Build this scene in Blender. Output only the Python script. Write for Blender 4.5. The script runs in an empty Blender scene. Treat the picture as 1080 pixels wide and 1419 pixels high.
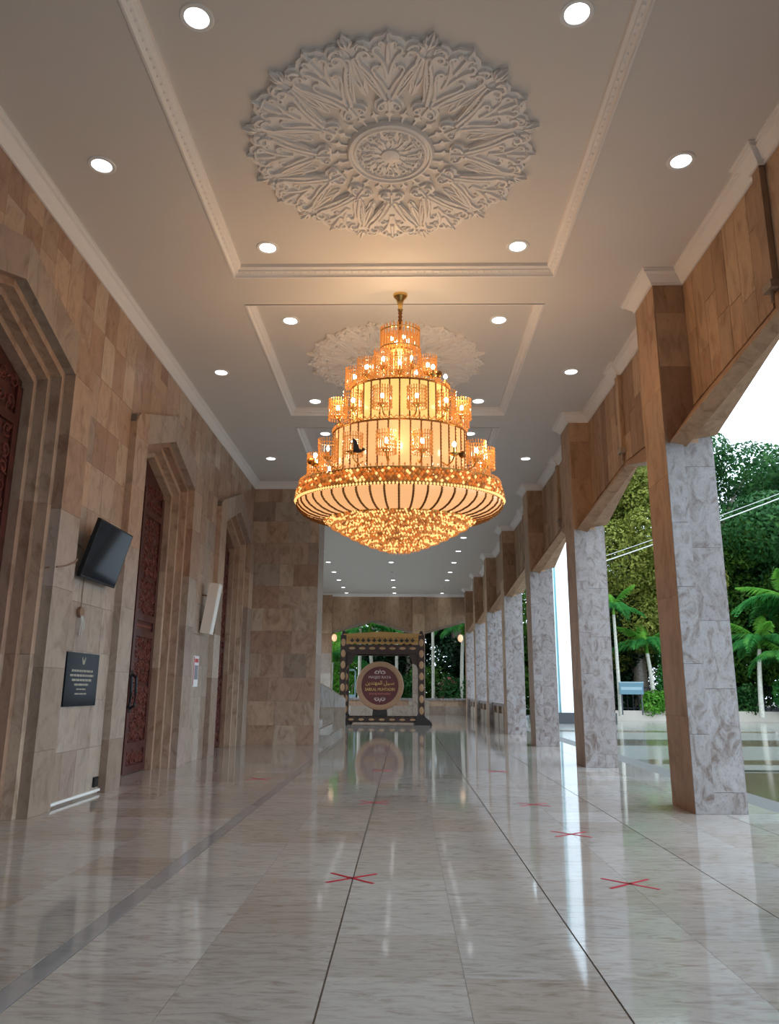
import bpy, bmesh, math, random
import numpy as np
from mathutils import Vector, Matrix
R = math.radians
PI = math.pi
rng = random.Random(7)
nrg = np.random.default_rng(11)
scene = bpy.context.scene
COL = scene.collection

# ------------------------------------------------------------------ camera
cam_d = bpy.data.cameras.new('camera')
cam = bpy.data.objects.new('camera', cam_d)
COL.objects.link(cam)
pitch, yaw, roll = 0.2328, 0.0211, 0.0066
fwd = Vector((-math.sin(yaw) * math.cos(pitch), math.cos(yaw) * math.cos(pitch), math.sin(pitch)))
rgt = Vector((math.cos(yaw), math.sin(yaw), 0))
upv = rgt.cross(fwd)
r2 = math.cos(roll) * rgt + math.sin(roll) * upv
u2 = -math.sin(roll) * rgt + math.cos(roll) * upv
cam.matrix_world = Matrix(((r2.x, u2.x, -fwd.x, 0), (r2.y, u2.y, -fwd.y, 0), (r2.z, u2.z, -fwd.z, 1.5), (0, 0, 0, 1)))
cam_d.sensor_fit = 'HORIZONTAL'
cam_d.sensor_width = 36.0
cam_d.lens = 1042.1 / 1080 * 36
cam_d.clip_end = 500
scene.camera = cam

# ------------------------------------------------------------------ world, exposure
world = bpy.data.worlds.new('world')
scene.world = world
world.use_nodes = True
wn = world.node_tree.nodes
wn['Background'].inputs['Color'].default_value = (0.70, 0.86, 1.0, 1)
wn['Background'].inputs['Strength'].default_value = 3.0
scene.view_settings.view_transform = 'Standard'
scene.view_settings.look = 'None'
scene.view_settings.gamma = 1.0
scene.view_settings.use_curve_mapping = False
scene.view_settings.exposure = 0.38
try:
    scene.cycles.use_denoising = True
    scene.cycles.max_bounces = 10
    scene.cycles.diffuse_bounces = 6
    scene.cycles.glossy_bounces = 5
    scene.cycles.sample_clamp_indirect = 6.0
except Exception:
    pass

# ------------------------------------------------------------------ constants (metres)
XL = -4.54            # left wall face
XF = -4.43            # face of the door surrounds
XR = 3.68             # inner face of the columns
XS = 4.13             # inner face of the wall above the openings
Y1, DY, CD = 10.21, 5.922, 0.83   # first column in view, spacing, column depth
CW = 0.65
HC = 7.6              # ceiling
YB, YE = 21.9, 48.8   # projecting wall, end wall
DOORS = [7.84, 13.76, 19.68]
DHW = 1.49            # half width of the door openings
ZS, ZA = 5.60, 6.15   # spring and apex of the openings

# ------------------------------------------------------------------ materials
MATS = {}


def new_mat(name):
    m = bpy.data.materials.new(name)
    m.use_nodes = True
    nt = m.node_tree
    b = nt.nodes['Principled BSDF']
    MATS[name] = m
    return m, nt, b


def N(nt, t, **kw):
    n = nt.nodes.new(t)
    for k, v in kw.items():
        setattr(n, k, v)
    return n


def ramp(nt, stops, interp='LINEAR'):
    n = nt.nodes.new('ShaderNodeValToRGB')
    n.color_ramp.interpolation = interp
    e = n.color_ramp.elements
    while len(e) < len(stops):
        e.new(0.5)
    for i, (p, c) in enumerate(stops):
        e[i].position = p
        e[i].color = (c[0], c[1], c[2], 1)
    return n


def plain(name, col, rough=0.5, metal=0.0, emit=None, es=0.0, bump=0.0, bscale=40, coat=0.0, spec=0.5):
    m, nt, b = new_mat(name)
    b.inputs['Base Color'].default_value = (*col, 1)
    b.inputs['Roughness'].default_value = rough
    b.inputs['Metallic'].default_value = metal
    b.inputs['Specular IOR Level'].default_value = spec
    b.inputs['Coat Weight'].default_value = coat
    if emit:
        b.inputs['Emission Color'].default_value = (*emit, 1)
        b.inputs['Emission Strength'].default_value = es
    if bump:
        g = N(nt, 'ShaderNodeNewGeometry')
        no = N(nt, 'ShaderNodeTexNoise')
        no.inputs['Scale'].default_value = bscale
        no.inputs['Detail'].default_value = 4
        bp = N(nt, 'ShaderNodeBump')
        bp.inputs['Strength'].default_value = bump
        bp.inputs['Distance'].default_value = 0.02
        nt.links.new(g.outputs['Position'], no.inputs['Vector'])
        nt.links.new(no.outputs['Fac'], bp.inputs['Height'])
        nt.links.new(bp.outputs['Normal'], b.inputs['Normal'])
    return m


def stone(name, tints, veins, scale, rough=0.35, bump=0.15, vein_amt=0.5, distort=0.6, spec=0.5, wave=0.0, grain=0.0):
    """cut stone: a tint per slab, streaked veins in world space, fine pits"""
    m, nt, b = new_mat(name)
    L = nt.links.new
    g = N(nt, 'ShaderNodeNewGeometry')
    oi = N(nt, 'ShaderNodeObjectInfo')
    mul = N(nt, 'ShaderNodeMath', operation='MULTIPLY')
    mul.inputs[1].default_value = 63.0
    L(oi.outputs['Random'], mul.inputs[0])
    add = N(nt, 'ShaderNodeVectorMath', operation='ADD')
    L(g.outputs['Position'], add.inputs[0])
    L(mul.outputs[0], add.inputs[1])
    sc = N(nt, 'ShaderNodeVectorMath', operation='MULTIPLY')
    sc.inputs[1].default_value = scale
    L(add.outputs[0], sc.inputs[0])
    n1 = N(nt, 'ShaderNodeTexNoise')
    n1.inputs['Scale'].default_value = 1.0
    n1.inputs['Detail'].default_value = 7
    n1.inputs['Roughness'].default_value = 0.62
    n1.inputs['Distortion'].default_value = distort
    L(sc.outputs[0], n1.inputs['Vector'])
    k = len(tints)
    rt = ramp(nt, [(i / max(1, k - 1), t) for i, t in enumerate(tints)])
    L(oi.outputs['Random'], rt.inputs['Fac'])
    rv = ramp(nt, [(0.32, veins[0]), (0.5, (1, 1, 1)), (0.72, veins[1])])
    L(n1.outputs['Fac'], rv.inputs['Fac'])
    mx = N(nt, 'ShaderNodeMix', data_type='RGBA', blend_type='MULTIPLY')
    mx.inputs[0].default_value = vein_amt
    L(rt.outputs['Color'], mx.inputs[6])
    L(rv.outputs['Color'], mx.inputs[7])
    col_out = mx.outputs[2]
    if grain:
        ng = N(nt, 'ShaderNodeTexNoise')
        ng.inputs['Scale'].default_value = 9.0
        ng.inputs['Detail'].default_value = 5
        ng.inputs['Roughness'].default_value = 0.7
        L(sc.outputs[0], ng.inputs['Vector'])
        rg_ = ramp(nt, [(0.30, (.55, .50, .46)), (0.46, (1, 1, 1)), (0.75, (1.12, 1.12, 1.12))])
        L(ng.outputs['Fac'], rg_.inputs['Fac'])
        m2 = N(nt, 'ShaderNodeMix', data_type='RGBA', blend_type='MULTIPLY')
        m2.inputs[0].default_value = grain
        L(col_out, m2.inputs[6])
        L(rg_.outputs['Color'], m2.inputs[7])
        col_out = m2.outputs[2]
    L(col_out, b.inputs['Base Color'])
    b.inputs['Roughness'].default_value = rough
    b.inputs['Specular IOR Level'].default_value = spec
    n2 = N(nt, 'ShaderNodeTexNoise')
    n2.inputs['Scale'].default_value = 45
    n2.inputs['Detail'].default_value = 3
    L(add.outputs[0], n2.inputs['Vector'])
    bp = N(nt, 'ShaderNodeBump')
    bp.inputs['Strength'].default_value = bump
    bp.inputs['Distance'].default_value = 0.004
    L(n2.outputs['Fac'], bp.inputs['Height'])
    out = bp
    if wave:
        n3 = N(nt, 'ShaderNodeTexNoise')
        n3.inputs['Scale'].default_value = 1.6
        n3.inputs['Detail'].default_value = 1
        L(add.outputs[0], n3.inputs['Vector'])
        b2 = N(nt, 'ShaderNodeBump')
        b2.inputs['Strength'].default_value = wave
        b2.inputs['Distance'].default_value = 0.01
        L(n3.outputs['Fac'], b2.inputs['Height'])
        L(bp.outputs['Normal'], b2.inputs['Normal'])
        out = b2
    L(out.outputs['Normal'], b.inputs['Normal'])
    return m


stone('travertine', [(.30, .225, .175), (.39, .32, .26), (.28, .205, .155), (.42, .35, .29), (.33, .245, .205), (.26, .185, .14), (.37, .30, .24), (.30, .23, .19)],
      [(.62, .55, .50), (1.18, 1.16, 1.13)], (3.6, 3.6, 2.2), rough=0.36, vein_amt=0.8, distort=1.4, grain=0.35)
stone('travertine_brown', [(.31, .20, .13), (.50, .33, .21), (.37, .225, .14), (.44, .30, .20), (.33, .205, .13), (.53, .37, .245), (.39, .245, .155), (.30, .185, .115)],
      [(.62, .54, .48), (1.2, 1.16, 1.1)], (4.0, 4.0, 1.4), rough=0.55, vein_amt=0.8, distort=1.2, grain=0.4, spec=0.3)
stone('travertine_warm', [(.40, .27, .19), (.48, .335, .24), (.33, .205, .14), (.45, .345, .26), (.38, .24, .175), (.31, .19, .13), (.50, .385, .29), (.36, .25, .19)],
      [(.62, .54, .48), (1.18, 1.16, 1.12)], (3.6, 3.6, 2.0), rough=0.36, vein_amt=0.85, distort=1.4, grain=0.4)
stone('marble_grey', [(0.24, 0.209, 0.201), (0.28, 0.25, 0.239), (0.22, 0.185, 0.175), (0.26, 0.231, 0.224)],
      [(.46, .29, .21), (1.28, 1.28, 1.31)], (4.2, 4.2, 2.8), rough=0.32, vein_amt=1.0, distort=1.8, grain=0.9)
stone('floor_marble', [(.43, .40, .37), (.50, .475, .445), (.40, .345, .30), (.47, .45, .425), (.44, .39, .345), (.53, .505, .475), (.42, .36, .31), (.49, .455, .42)],
      [(.62, .55, .50), (1.15, 1.15, 1.14)], (3.2, 13.0, 1.0), rough=0.055, bump=0.03, vein_amt=0.75, distort=1.6, spec=0.6, wave=0.02, grain=0.25)
stone('floor_strip', [(0.3, 0.285, 0.285), (0.36, 0.345, 0.345)], [(.7, .7, .7), (1.1, 1.1, 1.1)], (3, 3, 3), rough=0.06, bump=0.03, spec=0.6)
stone('terrace_stone', [(0.268, 0.253, 0.216), (0.298, 0.283, 0.246)], [(.8, .76, .7), (1.1, 1.1, 1.1)], (.6, .6, .6), rough=0.16, bump=0.05, vein_amt=0.5)
stone('terrace_dark', [(.07, .06, .055), (.09, .08, .07)], [(.7, .7, .7), (1.1, 1.1, 1.1)], (.6, .6, .6), rough=0.14, bump=0.05)
stone('terrace_brown', [(.15, .115, .075), (.18, .14, .09)], [(.7, .7, .7), (1.15, 1.15, 1.1)], (.5, .5, .5), rough=0.10, bump=0.05)  # brown paving, also the near field where the trees' reflection is painted in
plain('grout', (.16, .13, .11), 0.7)
plain('floor_grout', (.07, .06, .05), 0.5)
plain('ceiling_paint', (.68, .645, .615), 0.75)
plain('plaster', (.82, .79, .775), 0.6, bump=0.25, bscale=60)
plain('plaster_white', (.80, .78, .78), 0.55, bump=0.15, bscale=30)
plain('gold', (.75, .48, .16), 0.25, 1.0)
plain('brass_dark', (.26, .11, .03), 0.4, 0.8)
plain('screen_black', (.008, .010, .014), 0.06, spec=0.08)
plain('plastic_black', (.014, .014, .016), 0.4, spec=0.25)
plain('plastic_white', (.78, .77, .74), 0.4)
plain('board_white', (.72, .66, .60), 0.5)
plain('plaque_stone', (.010, .013, .018), 0.14, spec=0.06)
plain('plaque_gold', (.42, .38, .30), 0.4, 0.5)
plain('tape_red', (.46, .012, .035), 0.55, spec=0.2)
plain('wire_grey', (.55, .53, .50), 0.5)
plain('wire_brown', (.22, .13, .09), 0.5)
plain('rust_brown', (.22, .13, .08), 0.6)
plain('poster_white', (.75, .75, .76), 0.4)
plain('poster_red', (.45, .05, .05), 0.5)
plain('poster_grey', (.22, .22, .24), 0.5)
plain('light_trim', (.80, .80, .80), 0.3)
plain('light_disc', (1, 1, 1), 0.5, emit=(0.93, 0.98, 1.0), es=4.0)
plain('light_off', (.10, .10, .10), 0.5)
plain('bulb', (1, 1, 1), 0.4, emit=(1.0, 0.86, 0.62), es=40.0)
plain('glass_panel', (.30, .19, .08), 0.25, emit=(1.0, 0.60, 0.18), es=0.80)
plain('glass_bowl', (.30, .18, .10), 0.22, emit=(1.0, 0.50, 0.20), es=0.68)
plain('crystal_amber', (.34, .12, .03), 0.15, emit=(1.0, 0.36, 0.07), es=0.32, coat=0.6)
plain('crystal_orange', (.50, .14, .03), 0.15, emit=(1.0, 0.25, 0.03), es=0.40, coat=0.6)
plain('crystal_brown', (.30, .11, .03), 0.15, emit=(1.0, 0.32, 0.05), es=0.12, coat=0.6)
plain('crystal_bead', (.6, .4, .2), 0.08, emit=(1.0, 0.60, 0.20), es=1.0, coat=0.6)
plain('wood_dark', (.032, .015, .011), 0.4)
plain('wood_black', (.018, .014, .012), 0.4)
plain('wood_gold', (.38, .20, .055), 0.4, bump=0.5, bscale=25)
plain('wood_tan', (.34, .19, .09), 0.45)
plain('drum_face', (.095, .018, .018), 0.4)
plain('drum_rim', (.33, .18, .10), 0.45, bump=0.3, bscale=30)
plain('letter_gold', (.62, .38, .12), 0.4)
plain('letter_pale', (.50, .38, .33), 0.5)
plain('letter_red', (.40, .13, .10), 0.5)
plain('tower_white', (.86, .88, .90), 0.5)
plain('tower_glass', (.18, .45, .48), 0.08, coat=0.5)
plain('base_black', (.02, .02, .025), 0.3)
plain('curb_stone', (.50, .43, .36), 0.5)
plain('sign_blue', (.08, .17, .21), 0.4)
plain('sign_pale', (.22, .31, .34), 0.4)
plain('soil', (.06, .055, .035), 0.9)
plain('fruit_red', (.55, .04, .03), 0.5)
plain('pole_white', (.62, .64, .62), 0.5)
plain('brick_red', (.36, .10, .08), 0.6)
plain('lamp_cream', (.80, .55, .35), 0.5, emit=(1, .6, .35), es=0.6)
plain('bird_dark', (.03, .02, .02), 0.5)
plain('fence_dark', (.05, .05, .06), 0.5)


def wood_carved(name, c0, c1):
    m, nt, b = new_mat(name)
    g = N(nt, 'ShaderNodeNewGeometry')
    no = N(nt, 'ShaderNodeTexNoise')
    no.inputs['Scale'].default_value = 9
    no.inputs['Detail'].default_value = 5
    rp = ramp(nt, [(0.35, c0), (0.65, c1)])
    nt.links.new(g.outputs['Position'], no.inputs['Vector'])
    nt.links.new(no.outputs['Fac'], rp.inputs['Fac'])
    nt.links.new(rp.outputs['Color'], b.inputs['Base Color'])
    b.inputs['Roughness'].default_value = 0.32
    return m


wood_carved('door_wood', (.045, .011, .009), (.085, .020, .015))
wood_carved('door_carving', (.085, .020, .016), (.16, .042, .03))
wood_carved('bark', (.16, .12, .09), (.30, .24, .18))
wood_carved('bark_pale', (.40, .37, .30), (.55, .52, .44))


def leaf_mat(name, c0, c1, c2, sc=0.9):
    m, nt, b = new_mat(name)
    L = nt.links.new
    g = N(nt, 'ShaderNodeNewGeometry')
    no = N(nt, 'ShaderNodeTexNoise')
    no.inputs['Scale'].default_value = sc
    no.inputs['Detail'].default_value = 6
    no.inputs['Roughness'].default_value = 0.75
    rp = ramp(nt, [(0.32, c0), (0.5, c1), (0.68, c2)])
    L(g.outputs['Position'], no.inputs['Vector'])
    L(no.outputs['Fac'], rp.inputs['Fac'])
    L(rp.outputs['Color'], b.inputs['Base Color'])
    b.inputs['Roughness'].default_value = 0.5
    b.inputs['Specular IOR Level'].default_value = 0.12
    tr = N(nt, 'ShaderNodeBsdfTranslucent')
    L(rp.outputs['Color'], tr.inputs['Color'])
    mix = N(nt, 'ShaderNodeMixShader')
    mix.inputs[0].default_value = 0.35
    L(b.outputs[0], mix.inputs[1])
    L(tr.outputs[0], mix.inputs[2])
    L(mix.outputs[0], nt.nodes['Material Output'].inputs['Surface'])
    return m


leaf_mat('leaf_mid', (.012, .04, .006), (.055, .13, .018), (.14, .23, .035), 1.6)
leaf_mat('leaf_yellow', (.026, .046, .006), (.17, .19, .03), (.44, .41, .10), 1.8)
leaf_mat('leaf_deep', (.008, .032, .009), (.026, .095, .024), (.08, .18, .045), 1.0)
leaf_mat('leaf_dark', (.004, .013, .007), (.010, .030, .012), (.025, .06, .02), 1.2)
leaf_mat('leaf_palm', (.02, .11, .025), (.05, .23, .05), (.14, .36, .07))
leaf_mat('leaf_bright', (.04, .16, .015), (.11, .31, .035), (.24, .46, .07))

# ------------------------------------------------------------------ helpers


class MB:
    def __init__(s):
        s.v, s.f = [], []

    def add(s, vs, fs):
        o = len(s.v)
        s.v.extend([tuple(p) for p in vs])
        s.f.extend([tuple(i + o for i in f) for f in fs])
        return s

    def box(s, x0, x1, y0, y1, z0, z1):
        return s.add([(x0, y0, z0), (x1, y0, z0), (x1, y1, z0), (x0, y1, z0), (x0, y0, z1), (x1, y0, z1), (x1, y1, z1), (x0, y1, z1)],
                     [(0, 3, 2, 1), (4, 5, 6, 7), (0, 1, 5, 4), (1, 2, 6, 5), (2, 3, 7, 6), (3, 0, 4, 7)])

    def prism(s, poly, axis, a, b):
        """poly: 2D points; axis 'x' -> (y,z), 'y' -> (x,z), 'z' -> (x,y)"""
        def P(p, t):
            return {'x': (t, p[0], p[1]), 'y': (p[0], t, p[1]), 'z': (p[0], p[1], t)}[axis]
        ar = sum(poly[i][0] * poly[(i + 1) % len(poly)][1] - poly[(i + 1) % len(poly)][0] * poly[i][1] for i in range(len(poly)))
        flip = (ar < 0)
        if axis == 'y':
            flip = not flip
        q = list(reversed(poly)) if flip else list(poly)
        n = len(q)
        lo, hi = min(a, b), max(a, b)
        vs = [P(p, lo) for p in q] + [P(p, hi) for p in q]
        fs = [tuple(reversed(range(n))), tuple(range(n, 2 * n))]
        for i in range(n):
            j = (i + 1) % n
            fs.append((i, j, n + j, n + i))
        return s.add(vs, fs)

    def tube(s, pts, r, n=6, cap=True):
        pts = [Vector(p) for p in pts]
        rs = r if isinstance(r, (list, tuple)) else [r] * len(pts)
        vs, fs = [], []
        ref = Vector((0, 0, 1))
        for i, p in enumerate(pts):
            t = (pts[min(i + 1, len(pts) - 1)] - pts[max(i - 1, 0)]).normalized()
            if abs(t.dot(ref)) > 0.95:
                ref = Vector((1, 0, 0)) if abs(t.x) < 0.9 else Vector((0, 1, 0))
            a = t.cross(ref).normalized()
            b = t.cross(a)
            for k in range(n):
                w = 2 * PI * k / n
                vs.append(p + (a * math.cos(w) + b * math.sin(w)) * rs[i])
        for i in range(len(pts) - 1):
            for k in range(n):
                k2 = (k + 1) % n
                fs.append((i * n + k, i * n + k2, (i + 1) * n + k2, (i + 1) * n + k))
        if cap:
            fs.append(tuple(reversed(range(n))))
            fs.append(tuple(range((len(pts) - 1) * n, len(pts) * n)))
        return s.add(vs, fs)

    def lathe(s, prof, n=24, c=(0, 0, 0), closed=False, a0=0, a1=2 * PI):
        full = abs(a1 - a0 - 2 * PI) < 1e-6
        m = n if full else n + 1
        vs, fs = [], []
        for k in range(m):
            w = a0 + (a1 - a0) * k / n
            for (r, z) in prof:
                vs.append((c[0] + r * math.cos(w), c[1] + r * math.sin(w), c[2] + z))
        p = len(prof)
        for k in range(n):
            k2 = (k + 1) % m
            for i in range(p if closed else p - 1):
                j = (i + 1) % p
                fs.append((k * p + i, k2 * p + i, k2 * p + j, k * p + j))
        return s.add(vs, fs)

    def ball(s, c, r, n=8, m=6, sx=1, sy=1, sz=1):
        prof = [(max(1e-4, r * math.sin(PI * i / m)), -r * math.cos(PI * i / m)) for i in range(m + 1)]
        o = len(s.v)
        s.lathe(prof, n)
        for i in range(o, len(s.v)):
            x, y, z = s.v[i]
            s.v[i] = (c[0] + x * sx, c[1] + y * sy, c[2] + z * sz)
        return s

    def octa(s, c, r, h):
        x, y, z = c
        return s.add([(x + r, y, z), (x, y + r, z), (x - r, y, z), (x, y - r, z), (x, y, z + h), (x, y, z - h)],
                     [(0, 1, 4), (1, 2, 4), (2, 3, 4), (3, 0, 4), (1, 0, 5), (2, 1, 5), (3, 2, 5), (0, 3, 5)])

    def xf(s, M):
        s.v = [tuple(M @ Vector(p)) for p in s.v]
        return s

    def join(s, o, M=None):
        vs = o.v if M is None else [tuple(M @ Vector(p)) for p in o.v]
        return s.add(vs, o.f)

    def mesh(s, name, m, smooth=False):
        me = bpy.data.meshes.new(name)
        me.from_pydata(s.v, [], s.f)
        if m:
            me.materials.append(MATS[m])
        if smooth:
            me.polygons.foreach_set('use_smooth', [True] * len(me.polygons))
            try:
                me.set_sharp_from_angle(angle=0.7)
            except Exception:
                pass
        me.update()
        return me

    def build(s, name, m, parent=None, smooth=False):
        return link(name, s.mesh(name, m, smooth), parent)


def link(name, me, parent=None, loc=None, rot=None, scale=None):
    o = bpy.data.objects.new(name, me)
    COL.objects.link(o)
    if loc:
        o.location = loc
    if rot:
        o.rotation_euler = rot
    if scale:
        o.scale = scale
    if parent:
        o.parent = parent
        o.matrix_parent_inverse = Matrix.Translation(-ROOT(parent))
    return o


def ROOT(p):
    v = Vector(p.location)
    q = p.parent
    if q:                                   # parents of parents stand at their own place; meshes keep world coordinates
        return v
    return v


def thing(name, label, cat, loc=(0, 0, 0), group=None):
    o = bpy.data.objects.new(name, None)
    o.empty_display_size = 0.1
    COL.objects.link(o)
    o.location = loc
    tag(o, label, cat, group)
    return o


def tag(o, label=None, cat=None, group=None, kind=None):
    if label:
        o['label'] = label
    if cat:
        o['category'] = cat
    if group:
        o['group'] = group
    if kind:
        o['kind'] = kind
    return o


def structure(o, label=None):
    o['kind'] = 'structure'
    if label:
        o['label'] = label
    return o


_cubes = {}


def slab(parent, name, x0, x1, y0, y1, z0, z1, m):
    """one slab of stone; all slabs of a material share one cube"""
    if m not in _cubes:
        _cubes[m] = MB().box(-.5, .5, -.5, .5, -.5, .5).mesh('slab_' + m, m)
    return link(name, _cubes[m], parent, ((x0 + x1) / 2, (y0 + y1) / 2, (z0 + z1) / 2), None, (abs(x1 - x0), abs(y1 - y0), abs(z1 - z0)))


def sweep(path, prof, closed=False):
    """mouldings: profile (offset to the left of the path, z) swept along a plan path with mitres"""
    n = len(path)
    P = [Vector((p[0], p[1])) for p in path]
    mit = []
    for i in range(n):
        a = P[i - 1] if (closed or i > 0) else None
        b = P[(i + 1) % n] if (closed or i < n - 1) else None
        d1 = (P[i] - a).normalized() if a is not None else None
        d2 = (b - P[i]).normalized() if b is not None else None
        d1 = d1 if d1 is not None else d2
        d2 = d2 if d2 is not None else d1
        n1 = Vector((-d1.y, d1.x))
        n2 = Vector((-d2.y, d2.x))
        h = (n1 + n2)
        k = h.dot(n1)
        mit.append(h / k if abs(k) > 1e-4 else n1)
    vs, fs = [], []
    p = len(prof)
    for i in range(n):
        for (o, z) in prof:
            q = P[i] + mit[i] * o
            vs.append((q.x, q.y, z))
    for i in range(n if closed else n - 1):
        j = (i + 1) % n
        for k in range(p - 1):
            fs.append((i * p + k, j * p + k, j * p + k + 1, i * p + k + 1))
    if not closed:
        fs.append(tuple(range(p)))
        fs.append(tuple(reversed(range((n - 1) * p, n * p))))
    return MB().add(vs, fs)


def relief(mb, pts, w0, w1, h, z0=0.0, sgn=1, taper=True):
    """a carved strip lying in the local xy plane: half-round ridge along a polyline"""
    P = [Vector((p[0], p[1])) for p in pts]
    n = len(P)
    vs, fs = [], []
    for i in range(n):
        t = (P[min(i + 1, n - 1)] - P[max(i - 1, 0)])
        t = t.normalized() if t.length > 1e-9 else Vector((1, 0))
        nn = Vector((-t.y, t.x))
        u = i / (n - 1)
        w = w0 + (w1 - w0) * u
        hh = h * (0.55 + 0.45 * math.sin(PI * min(1, max(0, 0.15 + 0.8 * u)))) if taper else h
        for (a, b) in ((-1, 0), (-0.55, 0.85), (0.55, 0.85), (1, 0)):
            q = P[i] + nn * (a * w)
            vs.append((q.x, q.y, z0 + sgn * hh * b))
    for i in range(n - 1):
        for k in range(3):
            f = (i * 4 + k, i * 4 + k + 1, (i + 1) * 4 + k + 1, (i + 1) * 4 + k)
            fs.append(f if sgn < 0 else tuple(reversed(f)))
    fs.append((0, 1, 2, 3))
    fs.append(tuple(reversed(range((n - 1) * 4, n * 4))))
    mb.add(vs, fs)


def spiral(c, r0, a0, turns, n=18, r1=0.15, d=1):
    return [(c[0] + r0 * (1 - (1 - r1) * i / n) * math.cos(a0 + d * turns * 2 * PI * i / n),
             c[1] + r0 * (1 - (1 - r1) * i / n) * math.sin(a0 + d * turns * 2 * PI * i / n)) for i in range(n + 1)]


def bez(p0, p1, p2, p3, n=8):
    out = []
    for i in range(n + 1):
        t = i / n
        out.append(tuple((1 - t) ** 3 * a + 3 * (1 - t) ** 2 * t * b + 3 * (1 - t) * t * t * c + t ** 3 * d for a, b, c, d in zip(p0, p1, p2, p3)))
    return out


def project(p):
    v = Vector(p) - Vector((0, 0, 1.5))
    d = v.dot(fwd)
    if d < 0.3:
        return None
    return (540 + 1042.1 * v.dot(r2) / d, 709.5 - 1042.1 * v.dot(u2) / d, d)

# ================================================================== THE SETTING
# ------------------------------------------------------------------ floor
floor = structure(MB().box(-6.2, 5.30, -24.0, 50.2, -0.32, -0.006).build('floor', 'floor_grout'), 'polished beige marble floor of the long verandah')
xs_mid = [-1.91 + 0.745 * i for i in range(10)]                 # joints right of the dark strip
xs_all = [-6.15, -5.45, -4.80, -4.15, -3.50, -2.78, -2.06]
cols_x = [(xs_all[i], xs_all[i + 1]) for i in range(len(xs_all) - 1)] + [(xs_mid[i], xs_mid[i + 1]) for i in range(len(xs_mid) - 1)]
tiles = []
for ci, (a, b) in enumerate(cols_x):
    b = min(b, 5.29)
    if b - a < 0.1:
        continue
    y = -23.98
    k = -30
    while y < 50.1:
        e = min(4.50 + 0.72 * (k - 10), 50.15)
        if e > y:
            tiles.append((a, b, y, e))
            y = e
        k += 1
scored = []
for t in tiles:
    c = ((t[0] + t[1]) / 2, (t[2] + t[3]) / 2, 0)
    q = project(c)
    vis = q is not None and -60 < q[0] < 1140 and q[1] < 1460
    scored.append((0 if vis else 1, c[1], t))
scored.sort()
far_tiles = MB()
for i, (v, d, (a, b, y0, y1)) in enumerate(scored):
    def joint(x):
        j = (x + 1.91) / .745
        return .0055 if x > -1.8 and abs(j - round(j)) < .01 and round(j) % 2 == 0 else .0011
    ga, gb = joint(a), joint(b)
    g = 0.0012
    if i < 296 and v == 0:
        slab(floor, 'tile', a + ga, b - gb, y0 + g, y1 - g, -0.03, 0.0 + 0.0004 * rng.random(), 'floor_marble')
    else:
        far_tiles.box(a + ga, b - gb, y0 + g, y1 - g, -0.03, 0.0)
tag(far_tiles.build('tile_field', 'floor_marble', floor), kind='stuff')
y = -23.98
while y < 50:
    slab(floor, 'strip_tile', -2.051, -1.919, y + .002, min(y + 1.44, 50.1) - .002, -0.03, 0.0003, 'floor_strip')
    y += 1.44

# ------------------------------------------------------------------ ceiling with coffers
CX0, CX1 = -2.62, 2.26
COFF = [(5.2 + 5.9 * k, 10.28 + 5.9 * k) for k in range(-1, 3)]
cm = MB()
cm.box(-6.2, CX0, -24, 50.2, HC, HC + 0.5)
cm.box(CX1, 4.6, -24, 50.2, HC, HC + 0.5)
ys = [-24.0]
for (a, b) in COFF:
    ys += [a, b]
ys.append(50.2)
for i in range(0, len(ys), 2):
    cm.box(CX0, CX1, ys[i], ys[i + 1], HC, HC + 0.5)
for (a, b) in COFF:
    cm.box(CX0, CX1, a, b, HC + 0.15, HC + 0.5)
ceiling = structure(cm.build('ceiling', 'ceiling_paint'), 'warm grey painted ceiling with recessed coffers')
cof_prof = [(0.0, HC - 0.012), (0.025, HC - 0.012), (0.03, HC + 0.02), (0.05, HC + 0.045), (0.085, HC + 0.06), (0.09, HC + 0.08), (0.13, HC + 0.10), (0.135, HC + 0.15)]
names_c = ['overhead', 'front', 'middle', 'far']
tn = 1
for i, (a, b) in enumerate(COFF):
    o = sweep([(CX0, a), (CX1, a), (CX1, b), (CX0, b)], cof_prof, closed=True)
    # little carved leaves along the lower lip
    step = 0.11
    for (p, q, nx, ny) in [((CX0, a), (CX0, b), 1, 0), ((CX1, a), (CX1, b), -1, 0), ((CX0, b), (CX1, b), 0, -1)]:
        L = math.hypot(q[0] - p[0], q[1] - p[1])
        for s_ in range(int(L / step)):
            t = (s_ + 0.5) * step / L
            cx, cy = p[0] + (q[0] - p[0]) * t + nx * .062, p[1] + (q[1] - p[1]) * t + ny * .062
            o.octa((cx, cy, HC + 0.05), 0.028, 0.016)
    structure(o.build('trim_%d' % tn, 'plaster'), 'white carved plaster moulding framing the %s ceiling coffer' % names_c[i])
    tn += 1

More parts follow.
